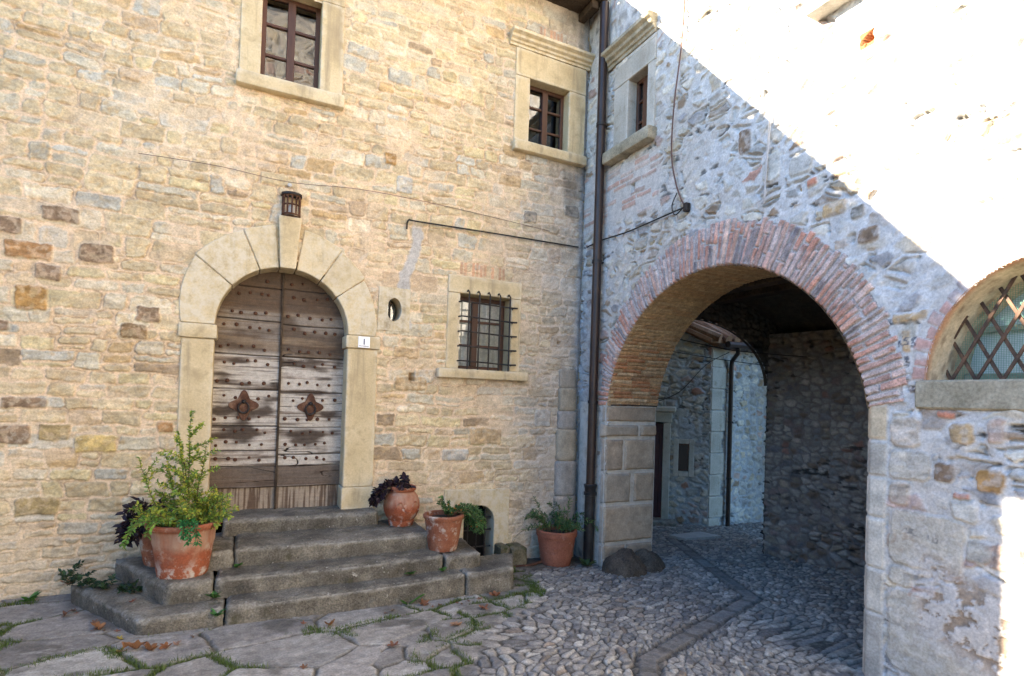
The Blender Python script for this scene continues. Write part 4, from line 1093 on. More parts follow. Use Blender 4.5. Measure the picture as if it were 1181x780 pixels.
def rp(s, back, z): return FL((s, back, z))
mb.add([FR((-.25, .22, 2.66)), FR((2.6, .22, 2.66)), FR((2.6, -3.2, 4.45)), FR((-2.4, -3.2, 4.60)),
        FR((-.25, .22, 2.72)), FR((2.6, .22, 2.72)), FR((2.6, -3.2, 4.51)), FR((-2.4, -3.2, 4.66))],
       [(0, 1, 2, 3), (4, 7, 6, 5), (0, 4, 5, 1), (1, 5, 6, 2), (2, 6, 7, 3), (3, 7, 4, 0)])
lroof = mb.build('roof', M['tile'], lane)
for i in range(9):
    mb = MB(); x = -.12 + i * .2; pts = [FR((x - .50 * k * .55 * (i == 0), .30 - k * .5, 2.73 + k * .262)) for k in range(6)]
    mb.tube(pts, .07, 8); mb.build('roof_tile', M['tile'], lroof, smooth='auto')
for k in range(7):
    mb = MB(); s0 = k * .30; a = FL((s0 - .12, .06, 2.70 + .52 * (s0 - .05))); b2 = FL((s0 + .26, .05, 2.70 + .52 * (s0 + .26)))
    mb.tube([a, b2], [.085, .07], 8); mb.build('roof_tile', M['tile'], lroof, smooth='auto')
mb = MB(); mb.tube([FR((.05, .30, 2.64)), FR((2.5, .30, 2.66))], .055, 8); mb.build('gutter', M['pipe'], lane, smooth='auto')

# house across the court, seen only mirrored in the panes; narrowed to cut its bounce
opp = empty('courtyard_house', (-2.6, -13.6, .6), 'tall narrow rubble house across the court, mirrored in the upper window panes', 'house')
us = axis([(-4.8, -.4, .04)]); vs = axis([(-.4, 14.5, .04)]); U, V = np.meshgrid(us, vs, indexing='ij')
m_, c, h = look_B(U, V, 601, (), (.48, .43, .37), .7, 1.9)
sheet('wall', np.stack([U, -13.5 + h, V], -1), c, M['wall'], opp, flip=False)
mb = MB(); mb.box((-4.8, -20, -.5), (-.4, -13.6, 14.45)); mb.build('rear_wall', M['plaster'], opp)
mb = MB(); mb.box((-5., -20.2, 14.47), (-.2, -13.1, 14.7)); mb.build('roof', M['tile'], opp)
for x in (-3.2,): 
    for z in (1.6, 4.9):
        mb = MB(); mb.box((x, -13.52, z), (x + .8, -13.46, z + 1.3)); ww = mb.build('window', M['winwood'], opp)
        mb = MB(); mb.box((x - .15, -13.55, z - .15), (x + .95, -13.44, z - .01)); mb.build('sill', M['trim_grey'], ww)

wst = empty('shade_house', (-12, -6, .4), 'low plastered house added left of the court, outside the view, to shade its ground', 'house')  # added out of view to keep the sun off the court ground
mb = MB(); mb.box((-16, -15, -.4), (-11, -.2, 4.5)); mb.build('wall', M['plaster'], wst)
mb = MB(); mb.prism([(-16.2, 4.52), (-10.85, 4.52), (-13.5, 5.1)], lambda p: (p[0], -15.1, p[1]), lambda p: (p[0], -.1, p[1])); mb.build('roof', M['tile'], wst)
for y in (-4, -8, -12):
    mb = MB(); mb.box((-11.02, y, 1.2), (-10.97, y + .9, 2.5)); mb.build('window', M['winwood'], wst)

ln2 = empty('sky_block_house', (6.5, .4, -.5), 'tall plastered house added unseen to the right of the lane to block its sky light', 'house')  # added beside the lane to cut the sky light on the lane house
mb = MB(); mb.box((5.3, -.22, -.8), (9, .95, 7.0)); mb.build('wall', M['plaster'], ln2)
mb = MB(); mb.box((5.15, -.3, 7.02), (9.1, 1.05, 7.2)); mb.build('roof', M['tile'], ln2)
# ------------------------------------------------------------------ ground: flagstones, cobbles, lane
BND = np.array([(-3.2, -7.), (-2.62, -3.2), (-2.36, -2.48), (-2.05, -1.95), (-1.50, -1.60), (-1.12, -1.28), (-.95, -.75), (-1.0, -.35), (-1.0, .5)])
def bound_x(y): return np.interp(y, BND[:, 1], BND[:, 0])
GUT = [(1.95, .45), (.723, -2.023), (-1.20, -2.80), (-2.1, -3.9)]
def gut_dist(X, Y):
    d = np.full(X.shape, 9.); sg = np.zeros(X.shape); al = np.zeros(X.shape); acc = 0
    for (a, b) in zip(GUT[:-1], GUT[1:]):
        a = np.array(a); b = np.array(b); L = np.hypot(*(b - a)); t = (b - a) / L
        k = np.clip((X - a[0]) * t[0] + (Y - a[1]) * t[1], 0, L)
        dx = X - a[0] - t[0] * k; dy = Y - a[1] - t[1] * k; q = np.hypot(dx, dy)
        m = q < d
        d = np.where(m, q, d); sg = np.where(m, t[0] * dy - t[1] * dx, sg); al = np.where(m, acc + k, al); acc += L
    return d, sg, al

def ground_look(X, Y):
    wx = X + .07 * (fbm(X * 2.3, Y * 2.3, 701, 3) - .5) + .02 * (fbm(X * 9, Y * 9, 702, 3) - .5)
    wy = Y + .07 * (fbm(X * 2.3, Y * 2.3, 703, 3) - .5) + .02 * (fbm(X * 9, Y * 9, 704, 3) - .5)
    bx = bound_x(Y) + .10 * (fbm(X * 3, Y * 3, 705, 3) - .5)
    flag = X < bx
    # -- large worn slabs, smaller towards the cobbles
    ca, sa = math.cos(R(-12)), math.sin(R(-12))
    ru, rv = wx * ca - wy * sa, wx * sa + wy * ca
    near = sstep(1.1, .35, bx - X)
    i1, e1, lu, lv = voro(ru / .66, rv / .44, 711, .8, .24)
    i2, e2, lu2, lv2 = voro(ru / .34, rv / .24, 715, .8, .15)
    sm = near > .5
    ed = np.where(sm, e2 * .24, e1 * .44); fid = np.where(sm, i2 + 5, i1)
    fine = fbm(X * 22, Y * 22, 717, 4)
    fm = sstep(.001, .016, ed + .018 * (fine - .5))
    lam = fbm(ru * 2.2, rv * 7, 719, 5)
    fc = pal(fid, [(.26, .235, .20, 5), (.29, .265, .23, 5), (.22, .20, .175, 4), (.32, .295, .25, 2)]) * (.62 + .76 * lam)[..., None] * (.8 + .4 * fine)[..., None]
    fc = mix(fc, np.array((.085, .075, .062)), .7 * sstep(.56, .74, fbm(X * 3.1, Y * 3.1, 721, 5)))
    fc = mix(fc, np.array((.34, .32, .28)), .6 * sstep(.66, .76, fbm(X * 7, Y * 12, 723, 4)))
    joint = np.array((.095, .080, .058)) * (.6 + .8 * fine)[..., None]
    moss = sstep(.42, .55, fbm(X * 1.5 + 3, Y * 1.5, 725, 4))
    joint = mix(joint, np.array((.062, .075, .018)) * (.6 + .8 * fbm(X * 40, Y * 40, 727, 3))[..., None], moss)
    spill = sstep(.035, .0, ed) * moss * sstep(.45, .6, fbm(X * 12, Y * 12, 729, 3))
    fcol = mix(mix(joint, fc, fm), np.array((.06, .072, .02)), spill * .7)
    fh = fm * .012 + .016 * (fbm(ru * 1.6, rv * 3, 731, 4) - .5) + .010 * (lam - .5) + .004 * (fine - .5) + .012 * (rnd(fid, 3) - .5) * fm
    # -- cobbles set on edge
    an = R(-24) + .5 * (fbm(X * .7, Y * .7, 741, 2) - .5)
    ku, kv = wx * np.cos(an) - wy * np.sin(an), wx * np.sin(an) + wy * np.cos(an)
    ck, ce, lu, lv = voro(ku / .112, kv / .062, 743, .9, .30)
    kg = fbm(X * 34, Y * 34, 745, 4)
    km = sstep(.02, .14, ce + .16 * (kg - .5))
    dome = np.clip(ce / .36, 0, 1) ** .42
    kc = pal(ck, [(.25, .225, .19, 6), (.20, .188, .17, 6), (.30, .275, .235, 4), (.15, .14, .13, 4), (.31, .29, .25, 2), (.205, .165, .13, 1)]) * (.66 + .68 * kg)[..., None]
    kc = kc * (.78 + .44 * fbm(X * 1.2, Y * 1.2, 747, 3))[..., None]
    dirt = np.array((.068, .059, .047)) * (.6 + .8 * kg)[..., None]
    kh = dome * (.010 + .013 * rnd(ck, 3)) * km + .022 * (fbm(ku * 9, kv * 14, 760, 3) - .5) * km + .010 * (kg - .5) * km + .03 * (fbm(X * 1.3, Y * 1.3, 749, 3) - .5)
    kcol = mix(dirt, kc, km)
    # sunken, earthy strip under the walls by the drainpipe
    ear = sstep(.85, .35, np.hypot((X + .55) * .9, (Y + .15) * 1.6)) * (.55 + .45 * fbm(X * 5, Y * 5, 751, 3))
    ear = np.clip(ear * 1.25, 0, 1)
    er = np.array((.075, .062, .047)) * (.5 + 1.0 * fbm(X * 14, Y * 14, 753, 5))[..., None]
    kcol = mix(kcol, er, ear); kh = kh * (1 - ear) + ear * .012 * fine
    # -- stone band of the old gutter
    d, sg, al = gut_dist(X, Y)
    gw = .062
    k = np.floor(al / .42 + .2 * vn(al * 0, al * 0, 3)); fa = np.abs(al / .42 - k - .5) * .42
    gband = sstep(gw + .012, gw - .004, d)
    groove = sstep(.030, .010, np.abs(d - gw - .018))
    gc = pal(k.astype(np.int64) + 900, [(.14, .13, .118, 1), (.175, .165, .15, 1)]) * (.7 + .6 * kg)[..., None]
    gj = .45 + .55 * sstep(.206, .196, fa)
    kcol = mix(kcol, mix(dirt, gc, gj), gband); kh = kh * (1 - gband) + gband * (.012 * gj + .008 * (kg - .5))
    kcol = mix(kcol, dirt * .6, groove * .65); kh = kh - groove * .014
    w = sstep(-.03, .03, bx - X)
    col = mix(kcol, fcol, w); h = kh * (1 - w) + fh * w
    return col, h, np.where(flag, ed, 9.), moss * flag, flag, e2 * .24

def ground_sheet(name, xs, ys, label=None):
    X, Y = np.meshgrid(xs, ys, indexing='ij')
    c, h, *_ = ground_look(X, Y)
    P = np.stack([X, Y, zg(X, Y) + h], -1)
    o = sheet(name, P, c, M['ground']); tag(o, kind='structure'); return o
g1 = ground_sheet('courtyard_paving', axis([(-6.2, .06, .0085)]), axis([(-3.3, .06, .0085)]))
g2 = ground_sheet('lane_cobbles', axis([(.06, 5.4, .013)]), axis([(-3.6, 2.6, .013)]))
# the wide ground round it
xs = axis([(-90, -6.25, 3.), (-6.25, 5.45, .15), (5.45, 90, 3.)]); ys = axis([(-90, -3.34, 2.), (-3.34, 2.65, .15), (2.65, 90, 3.)])
X, Y = np.meshgrid(xs, ys, indexing='ij')
c = np.array((.20, .18, .155)) * (.7 + .6 * fbm(X * 1.7, Y * 1.7, 761, 4))[..., None]
far = ((X > -6.1) & (X < 5.3) & (Y > -3.25) & (Y < 2.5))
o = sheet('ground', np.stack([X, Y, zg(X, Y) - .045 * far - .012 * (1 - far)], -1), c, M['ground']); tag(o, kind='structure')
# courtyard to the front, at walking level, cobbles and slabs continue coarsely
g3_ = ground_sheet('courtyard_paving_front', axis([(-6.2, .06, .03)]), axis([(-13.4, -3.3, .03)]))
g3_.name = 'courtyard_paving_outer'

# ------------------------------------------------------------------ steps: one stone block each
steps = empty('stone_steps', (-2.9, -.6, -.12), 'worn grey stone steps with blocky corners leading up to the studded door', 'steps')
def step_block(quad, z0, z1, seed, nose=.0, name='step_block'):
    """quad: plan corners, front-left, front-right, back-right, back-left"""
    q = [Vector((*p, 0)) for p in quad]
    L = max((q[1] - q[0]).length, .2); W_ = max((q[3] - q[0]).length, .1)
    nu = max(6, int(L / .022)); nv = max(5, int(W_ / .024)); nw = max(5, int((z1 - z0) / .022))
    bm = bmesh.new()
    cx = {}
    def P(a, b, c):
        p = (q[0] * (1 - a) + q[1] * a) * (1 - b) + (q[3] * (1 - a) + q[2] * a) * b
        return Vector((p.x, p.y, z0 + (z1 - z0) * c))
    def V(i, j, k):
        key = (i, j, k)
        if key not in cx: cx[key] = bm.verts.new(P(i / nu, j / nv, k / nw))
        return cx[key]
    for i in range(nu):
        for j in range(nv):
            bm.faces.new((V(i, j, nw), V(i + 1, j, nw), V(i + 1, j + 1, nw), V(i, j + 1, nw)))
    for i in range(nu):
        for k in range(nw):
            bm.faces.new((V(i, 0, k), V(i + 1, 0, k), V(i + 1, 0, k + 1), V(i, 0, k + 1)))
            bm.faces.new((V(i + 1, nv, k), V(i, nv, k), V(i, nv, k + 1), V(i + 1, nv, k + 1)))
    for j in range(nv):
        for k in range(nw):
            bm.faces.new((V(0, j + 1, k), V(0, j, k), V(0, j, k + 1), V(0, j + 1, k + 1)))
            bm.faces.new((V(nu, j, k), V(nu, j + 1, k), V(nu, j + 1, k + 1), V(nu, j, k + 1)))
    bm.normal_update()
    cen = (q[0] + q[1] + q[2] + q[3]) / 4; cen.z = (z0 + z1) / 2
    for key, v in cx.items():
        i, j, k = key; p = v.co.copy(); s3 = Vector((seed * 5.1, seed * 2.3, seed))
        ex = min(i, nu - i) * L / nu; ey = min(j, nv - j) * W_ / nv; ez = (nw - k) * (z1 - z0) / nw
        rd = .020 + .022 * mnoise.noise(p * 4 + s3)
        es = sorted((ex, ey, ez))
        r_ = max(0, 1 - es[0] / rd) * max(0, 1 - es[1] / rd) if rd > 0 else 0
        d = .010 * mnoise.noise(p * 4 + s3) + .008 * mnoise.noise(p * 11 + s3) + .005 * mnoise.noise(p * 30 + s3)
        v.co += v.normal * d - v.normal * r_ * .015
        if k == nw and nose:   # tread worn hollow
            v.co.z -= nose * math.sin(math.pi * i / nu) * (1 - j / nv)
    me = bpy.data.meshes.new(name); bm.to_mesh(me); bm.free(); me.shade_smooth()
    return link(name, me, steps, M['step'])
z1a, z1b = .050, .052
step_block([(-4.335, -1.235), (-3.815, -1.205), (-3.80, -.55), (-4.93, -.22)], -.20, .045, 1)
step_block([(-3.800, -1.215), (-1.875, -1.115), (-1.9, -.55), (-3.79, -.55)], -.25, .058, 2, .012)
step_block([(-1.862, -1.125), (-1.385, -1.09), (-1.16, -.62), (-1.9, -.55)], -.25, .056, 3)
step_block([(-4.205, -1.000), (-3.895, -.985), (-3.90, -.1), (-4.66, -.1)], .035, .195, 4)
step_block([(-3.880, -.985), (-2.03, -.955), (-2.05, -.45), (-3.87, -.45)], .045, .200, 5, .012)
step_block([(-2.018, -.965), (-1.655, -.94), (-1.62, -.35), (-2.02, -.40)], .045, .185, 6)
step_block([(-4.02, -.72), (-3.765, -.715), (-3.76, -.0), (-4.05, -.0)], .185, .335, 7)
step_block([(-3.752, -.715), (-2.075, -.70), (-2.07, -.03), (-3.75, -.03)], .190, .350, 8, .010)
step_block([(-3.86, -.215), (-2.475, -.225), (-2.475, .30), (-3.86, .30)], .335, .482, 9, .006)

# ------------------------------------------------------------------ stones, slab, rod
def boulder(name, c, rx, ry, rz, seed, mat, label, cat, group=None):
    bm = bmesh.new(); bmesh.ops.create_icosphere(bm, subdivisions=5, radius=1)
    for v in bm.verts:
        p = v.co.copy(); d = 1 + .14 * mnoise.noise(p * 1.3 + Vector((seed, 0, 0))) + .06 * mnoise.noise(p * 3.5 + Vector((0, seed, 0))) + .025 * mnoise.noise(p * 9)
        t = max(p.z, 0)
        v.co = Vector((p.x * rx * d * (1 - .16 * t), p.y * ry * d * (1 - .16 * t), p.z * rz * d))
    me = bpy.data.meshes.new(name); bm.to_mesh(me); bm.free(); me.shade_smooth()
    o = link(name, me, None, mat); o.location = c
    return tag(o, label, cat, group)
boulder('guard_stone', (.10, -.86, -.235), .25, .23, .27, 3, M['guard'], 'rounded brown guard stone at the front foot of the archway pier', 'guard stone', 'guard stones at the archway foot')
boulder('guard_stone', (.47, -.78, -.24), .20, .22, .22, 9, M['guard'], 'smaller guard stone half hidden behind the front one inside the arch', 'guard stone', 'guard stones at the archway foot')
mb = MB(); mb.box((-1.10, -.22, -.32), (-.99, .0, .0)); o = mb.build('stone_block', M['mossy'], None, bevel=.02, rough=.012, seed=3, smooth='auto')
tag(o, 'narrow upright stone foot beside the cellar opening, behind a mossy block', 'stone block')
mb = MB(); mb.box((-.975, -.26, -.32), (-.79, -.02, -.015)); o = mb.build('stone_block', M['mossy'], None, bevel=.02, rough=.014, seed=8, smooth='auto')
tag(o, 'square mossy stone block standing against the wall right of the cellar opening', 'stone block')
mb = MB(); mb.tube([(-1.05, -.30, -.205), (-.8, -.33, -.20), (-.55, -.24, -.19)], .016, 8); o = mb.build('iron_rod', M['rust'], None, smooth='auto')
tag(o, 'rusty iron rod lying on the earth behind the last flowerpot', 'rod')
mb = MB(); z = [zg(x, y) for x, y in ((2.0, .2), (2.75, .3), (2.68, .62), (1.95, .5))]
pl_ = [(2.02, .24), (2.74, .26), (2.66, .60), (1.98, .52)]
mb.prism(pl_, lambda p: (p[0], p[1], float(zg(p[0], p[1])) + .050), lambda p: (p[0], p[1], float(zg(p[0], p[1])) - .05))
o = mb.build('lane_slab', M['slab'], None, bevel=.006); tag(o, 'pale flat cover slab lying in the cobbles of the lane beyond the arch', 'slab')

# ------------------------------------------------------------------ drainpipe, lantern, number plate, cables
dp = empty('drainpipe', (-.085, -.42, -.22), 'tall brown drainpipe running up the inner corner between the two houses', 'drainpipe')
mb = MB(); mb.tube([(-.085, -.42, .66), (-.088, -.425, 2.6), (-.085, -.42, 4.5), (-.08, -.41, 6.30)], .052, 16); mb.build('pipe', M['pipe'], dp, smooth='auto')
mb = MB(); mb.tube([(-.085, -.42, -.24), (-.085, -.42, .56), (-.085, -.42, .565), (-.085, -.42, .60), (-.085, -.42, .605), (-.085, -.42, .64), (-.085, -.42, .68), (-.085, -.42, .69)],
                  [.060, .060, .074, .076, .064, .066, .080, .070], 18); mb.build('pipe_socket', M['pipe_low'], dp, smooth='auto')
for z in (1.62, 3.25, 4.85):
    mb = MB(); mb.tube([(-.085, -.42, z), (-.085, -.42, z + .035)], .060, 16); mb.box((-.06, -.43, z + .008), (.03, -.41, z + .026)); mb.build('pipe_clip', M['iron'], dp, smooth='auto')

def cable(pts, r, mat, label, cat='cable', name='cable', group=None, sub=6):
    p = [Vector(q) for q in pts]; out = []
    for i in range(len(p) - 1):
        p0 = p[max(i - 1, 0)]; p1 = p[i]; p2 = p[i + 1]; p3 = p[min(i + 2, len(p) - 1)]
        for k in range(sub):
            t = k / sub
            out.append(.5 * ((2 * p1) + (p2 - p0) * t + (2 * p0 - 5 * p1 + 4 * p2 - p3) * t * t + (3 * p1 - p0 - 3 * p2 + p3) * t ** 3))
    out.append(p[-1])
    mb = MB(); mb.tube(out, r, 6); o = mb.build(name, mat, None, smooth='auto'); return tag(o, label, cat, group)
lamp = empty('wall_lantern', (-3.375, -.03, 3.33), 'small rusty caged lantern sitting on the keystone over the door', 'lantern')
mb = MB(); lx, lz, lr = -3.375, 3.335, .078
for i in range(7):
    a = math.pi + math.pi * i / 6
    mb.tube([(lx + lr * math.cos(a), -.045 + lr * math.sin(a), lz), (lx + lr * math.cos(a), -.045 + lr * math.sin(a), lz + .185)], .008, 4)
for z in (0, .09, .18):
    mb.tube([(lx + lr * math.cos(math.pi + math.pi * i / 18), -.045 + lr * math.sin(math.pi + math.pi * i / 18), lz + z + .004) for i in range(19)], .009, 4)
mb.box((lx - .086, -.05, lz - .01), (lx + .086, .02, lz + .006))
mb.build('cage', M['rust'], lamp)
mb = MB(); mb.prism([(lx + .094 * math.cos(math.pi + math.pi * i / 18), -.045 + .094 * math.sin(math.pi + math.pi * i / 18)) for i in range(19)] + [(lx + .094, .02), (lx - .094, .02)],
                    lambda p: (p[0], p[1], lz + .188), lambda p: (p[0], p[1], lz + .208)); mb.build('cap', M['iron'], lamp)
mb = MB(); mb.lathe([(.03, .01), (.032, .06), (.022, .10), (.008, .115)], (lx, -.05, lz), 14); mb.build('bulb', M['cable_pale'], lamp, smooth='auto')
mb = MB(); mb.lathe([(.012, 0), (.020, .008), (.018, .016), (.004, .022)], (0, 0, 0), 12)
mb.v = [(lx - .02 + x, -.02 - z, 3.635 + y) for x, y, z in mb.v]; o = mb.build('cable_eye', M['cable_pale'], None, smooth='auto'); tag(o, 'small pale porcelain cable eye in the wall above the lantern', 'cable eye')

pla = empty('house_number_sign', (-2.64, -.047, 2.115), 'small white enamel plate with a blue number 1 beside the door', 'house sign')
mb = MB(); mb.box((-2.700, -.053, 2.115), (-2.583, -.0455, 2.228)); mb.build('plate', M['white'], pla, bevel=.002)
def text(body, size, loc, mat, par, rot=(90, 0, 0)):
    cu = bpy.data.curves.new('numeral', 'FONT'); cu.body = body; cu.size = size; cu.extrude = .0012; cu.align_x = 'CENTER'; cu.offset = size * .015
    t = bpy.data.objects.new('tmp', cu); COL.objects.link(t); t.rotation_euler = [R(a) for a in rot]; t.location = loc
    bpy.context.view_layer.update()
    me = bpy.data.meshes.new_from_object(t.evaluated_get(bpy.context.evaluated_depsgraph_get())); me.transform(t.matrix_world)
    bpy.data.objects.remove(t)
    return link('numeral' if body == '1' else 'lettering', me, par, mat)
text('1', .082, (-2.6415, -.0545, 2.148), M['blue'], pla)
mb = MB(); x = -2.690
rt_ = random.Random(3)
while x < -2.60:
    w_ = rt_.uniform(.004, .011); mb.box((x, -.0542, 2.128), (x + w_, -.0532, 2.128 + rt_.uniform(.006, .010))); x += w_ + .003
mb.build('small_print', M['blue'], pla)

cable([(-4.62, -.022, 3.672), (-4.0, -.026, 3.69), (-3.41, -.035, 3.66), (-2.8, -.026, 3.72), (-2.2, -.022, 3.73), (-1.3, -.02, 3.70), (-.5, -.02, 3.66)],   .0026, M['cable_brown'],
      'thin dark cable stapled across the wall above the lantern', group='cables on the walls')
cable([(-2.235, -.02, 3.40), (-2.225, -.045, 3.49), (-2.12, -.04, 3.495), (-1.4, -.035, 3.51), (-.7, -.03, 3.52), (-.10, -.03, 3.525)], .0095, M['cable'],
      'stiff black conduit running from the cement patch to the corner', group='cables on the walls')
cable([(-.02, -.10, 3.52), (-.045, -.44, 3.52), (-.035, -.9, 3.50), (-.03, -1.35, 3.51), (-.035, -1.76, 3.515)], .008, M['cable'],
      'dark cable running from the drainpipe along to the junction box', group='cables on the walls')
cable([(-.035, -1.70, 5.9), (-.04, -1.68, 5.2), (-.045, -1.60, 4.6), (-.04, -1.575, 4.1), (-.04, -1.66, 3.75), (-.045, -1.775, 3.53)], .008, M['cable_brown'],
      'brown cable dropping down the wall to the junction box', group='cables on the walls')
cable([(-.05, -1.75, 3.50), (-.05, -1.66, 3.47), (-.055, -1.62, 3.57), (-.05, -1.68, 3.68)], .006, M['cable'], 'short loop of black cable under the junction box', group='cables on the walls')
cable([(-.035, -2.74, 6.0), (-.035, -2.735, 5.0), (-.03, -2.70, 4.2), (-.035, -2.675, 3.5), (-.035, -2.665, 3.28)], .0055, M['cable_pale'],
      'thin white cable hanging straight down above the arch crown', group='cables on the walls')
cable([(-.035, -2.86, 6.0), (-.04, -2.79, 5.3), (-.03, -2.81, 4.6), (-.045, -2.72, 3.9), (-.05, -2.69, 3.45), (-.06, -2.70, 3.33), (-.045, -2.60, 3.30), (-.04, -2.58, 3.29)], .004, M['cable_pale'],
      'frayed pale cable looping onto the arch crown beside the white one', group='cables on the walls')
mb = MB(); mb.box((-.055, -1.815, 3.47), (.0, -1.765, 3.55)); o = mb.build('junction_box', M['iron'], None, bevel=.006); tag(o, 'small black junction box where the brown cable meets the wall', 'junction box')
cable([(.03, -.62, 1.61), (.25, -.64, 1.615), (.68, -.63, 1.61)], .008, M['cable'], 'black cable along the top of the archway pier blocks', group='cables on the walls')
cable([(.9, -.55, 2.46), (1.9, -.62, 2.36), (2.55, -1.2, 2.28)], .006, M['cable'], 'upper black wire strung across the passage', group='wires in the passage')
cable([(.9, -.50, 2.30), (1.7, -.55, 2.24), (2.45, -.74, 2.18)], .005, M['cable'], 'lower thin wire strung across the passage', group='wires in the passage')
cable([FL((.9, .05, 1.66)), FL((.5, .12, 1.85)), FL((.1, .2, 2.3)), FR((.15, .24, 2.52))], .006, M['cable'], 'sagging wire on the lane house below its gutter', group='wires in the passage')
d2 = empty('drainpipe', (3.70, 1.02, -.40), 'dark drainpipe on the lane house seen through the archway', 'drainpipe')
mb = MB(); mb.tube([FR((.28, .30, 2.60)), FR((.34, .26, 2.52)), FR((.40, .09, 2.40)), FR((.41, .07, 2.30)), FR((.42, .07, -.5))], .038, 10); mb.build('pipe', M['pipe'], d2, smooth='auto')
for z in (.4, 1.35):
    mb = MB(); mb.tube([FR((.42, .07, z)), FR((.42, .07, z + .03))], .046, 10); mb.build('pipe_clip', M['iron'], d2, smooth='auto')

# ------------------------------------------------------------------ plants
def leaf_shape(L, Wd, fold=.25):
    return [(0, 0, 0), (L * .3, Wd * .48, fold * Wd), (L * .68, Wd * .40, fold * Wd * .8), (L, 0, -.08 * L), (L * .68, -Wd * .40, fold * Wd * .8), (L * .3, -Wd * .48, fold * Wd)]
LF = [(0, 1, 2, 3), (0, 3, 4, 5)]
class Plant:
    def __init__(s, seed): s.r = random.Random(seed); s.lv = []; s.lf = []; s.lc = []; s.st = MB()
    def leaf(s, p, dirn, up, L, Wd, col):
        d = Vector(dirn).normalized(); u = Vector(up); sd = d.cross(u)
        if sd.length < 1e-4: sd = d.orthogonal()
        sd.normalize(); n = sd.cross(d)
        o = len(s.lv)
        for (a, b, c) in leaf_shape(L, Wd): s.lv.append(tuple(Vector(p) + d * a + sd * b + n * c))
        s.lf += [tuple(i + o for i in f) for f in LF]; s.lc += [col] * 6
    def stem(s, p0, d0, length, r0, droop=.0, wig=.15, n=9, lean=None):
        p = Vector(p0); d = Vector(d0).normalized(); pts = [p.copy()]
        for i in range(n):
            d = (d + Vector((s.r.gauss(0, wig), s.r.gauss(0, wig), s.r.gauss(0, wig) * .6)) * .5 + Vector((0, 0, -droop * (i + 1) / n))).normalized()
            p = p + d * (length / n); pts.append(p.copy())
        s.st.tube(pts, [r0 * (1 - .75 * i / n) for i in range(n + 1)], 5, cap=False)
        return pts
    def dress(s, pts, step, L, Wd, cols, start=.15, out=.75, whorl=2, vary=.4):
        seg = [(pts[i + 1] - pts[i]).length for i in range(len(pts) - 1)]; tot = sum(seg); t = start * tot
        while t < tot:
            q = t; i = 0
            while i < len(seg) - 1 and q > seg[i]: q -= seg[i]; i += 1
            p = pts[i].lerp(pts[i + 1], min(q / seg[i], 1)); ax = (pts[i + 1] - pts[i]).normalized()
            a0 = s.r.uniform(0, 6.28)
            for w in range(whorl):
                a = a0 + w * 6.283 / whorl + s.r.gauss(0, .4); e = ax.orthogonal().normalized(); f = ax.cross(e)
                rad = e * math.cos(a) + f * math.sin(a)
                d = (rad * out + ax * (1 - out * .6) + Vector((0, 0, s.r.uniform(-.25, .25)))).normalized()
                k = s.r.uniform(1 - vary, 1 + vary); c = s.r.choice(cols); g = s.r.uniform(.75, 1.25)
                s.leaf(p, d, Vector((s.r.gauss(0, .4), s.r.gauss(0, .4), 1)), L * k, Wd * k, tuple(x * g for x in c))
            t += step * s.r.uniform(.6, 1.4)
    def build(s, par, fname='foliage', mat='leaf'):
        me = bpy.data.meshes.new(fname); me.from_pydata(s.lv, [], s.lf)
        at = me.color_attributes.new('Col', 'FLOAT_COLOR', 'POINT'); at.data.foreach_set('color', np.array([(*c, 1) for c in s.lc], np.float32).ravel())
        me.shade_flat(); f = link(fname, me, par, M[mat])
        if s.st.v: s.st.build('stem', M['stem'], par, fix=False, smooth=True)
        return f

def pot(par, c, prof, mat, name='pot', wob=.02, seed=0, soil=None):
    mb = MB(); mb.lathe(prof, c, 56, wob, seed); o = mb.build(name, mat, par, smooth='auto')
    if soil:
        r, z = soil; mb = MB(); mb.lathe([(.005, z - .06), (r, z - .05), (r, z), (r * .6, z + .012), (.004, z + .015)], c, 24, .05, seed); mb.build('soil', M['soil'], par, smooth=True)
    return o
def pot_profile(rb, rt, h, rim_h, rim_o, t=.018, bands=()):
    pr = [(rb * .98, 0), (rb, .008)]
    zs = [(0.008 + (h - rim_h - .008) * i / 10) for i in range(1, 11)]
    for z in zs:
        r = rb + (rt - rb) * (z / h) ** .95
        for (bz, bh) in bands:
            if abs(z - bz) < bh: r += .006
        pr.append((r, z))
    r = rb + (rt - rb) * ((h - rim_h) / h)
    pr += [(r + rim_o * .8, h - rim_h + .004), (r + rim_o, h - rim_h + .014), (r + rim_o + .002, h - .010), (r + rim_o - .006, h), (r + rim_o - t * 1.5, h), (r - t, h - .02), (r - t * 1.4, h - .09)]
    return pr

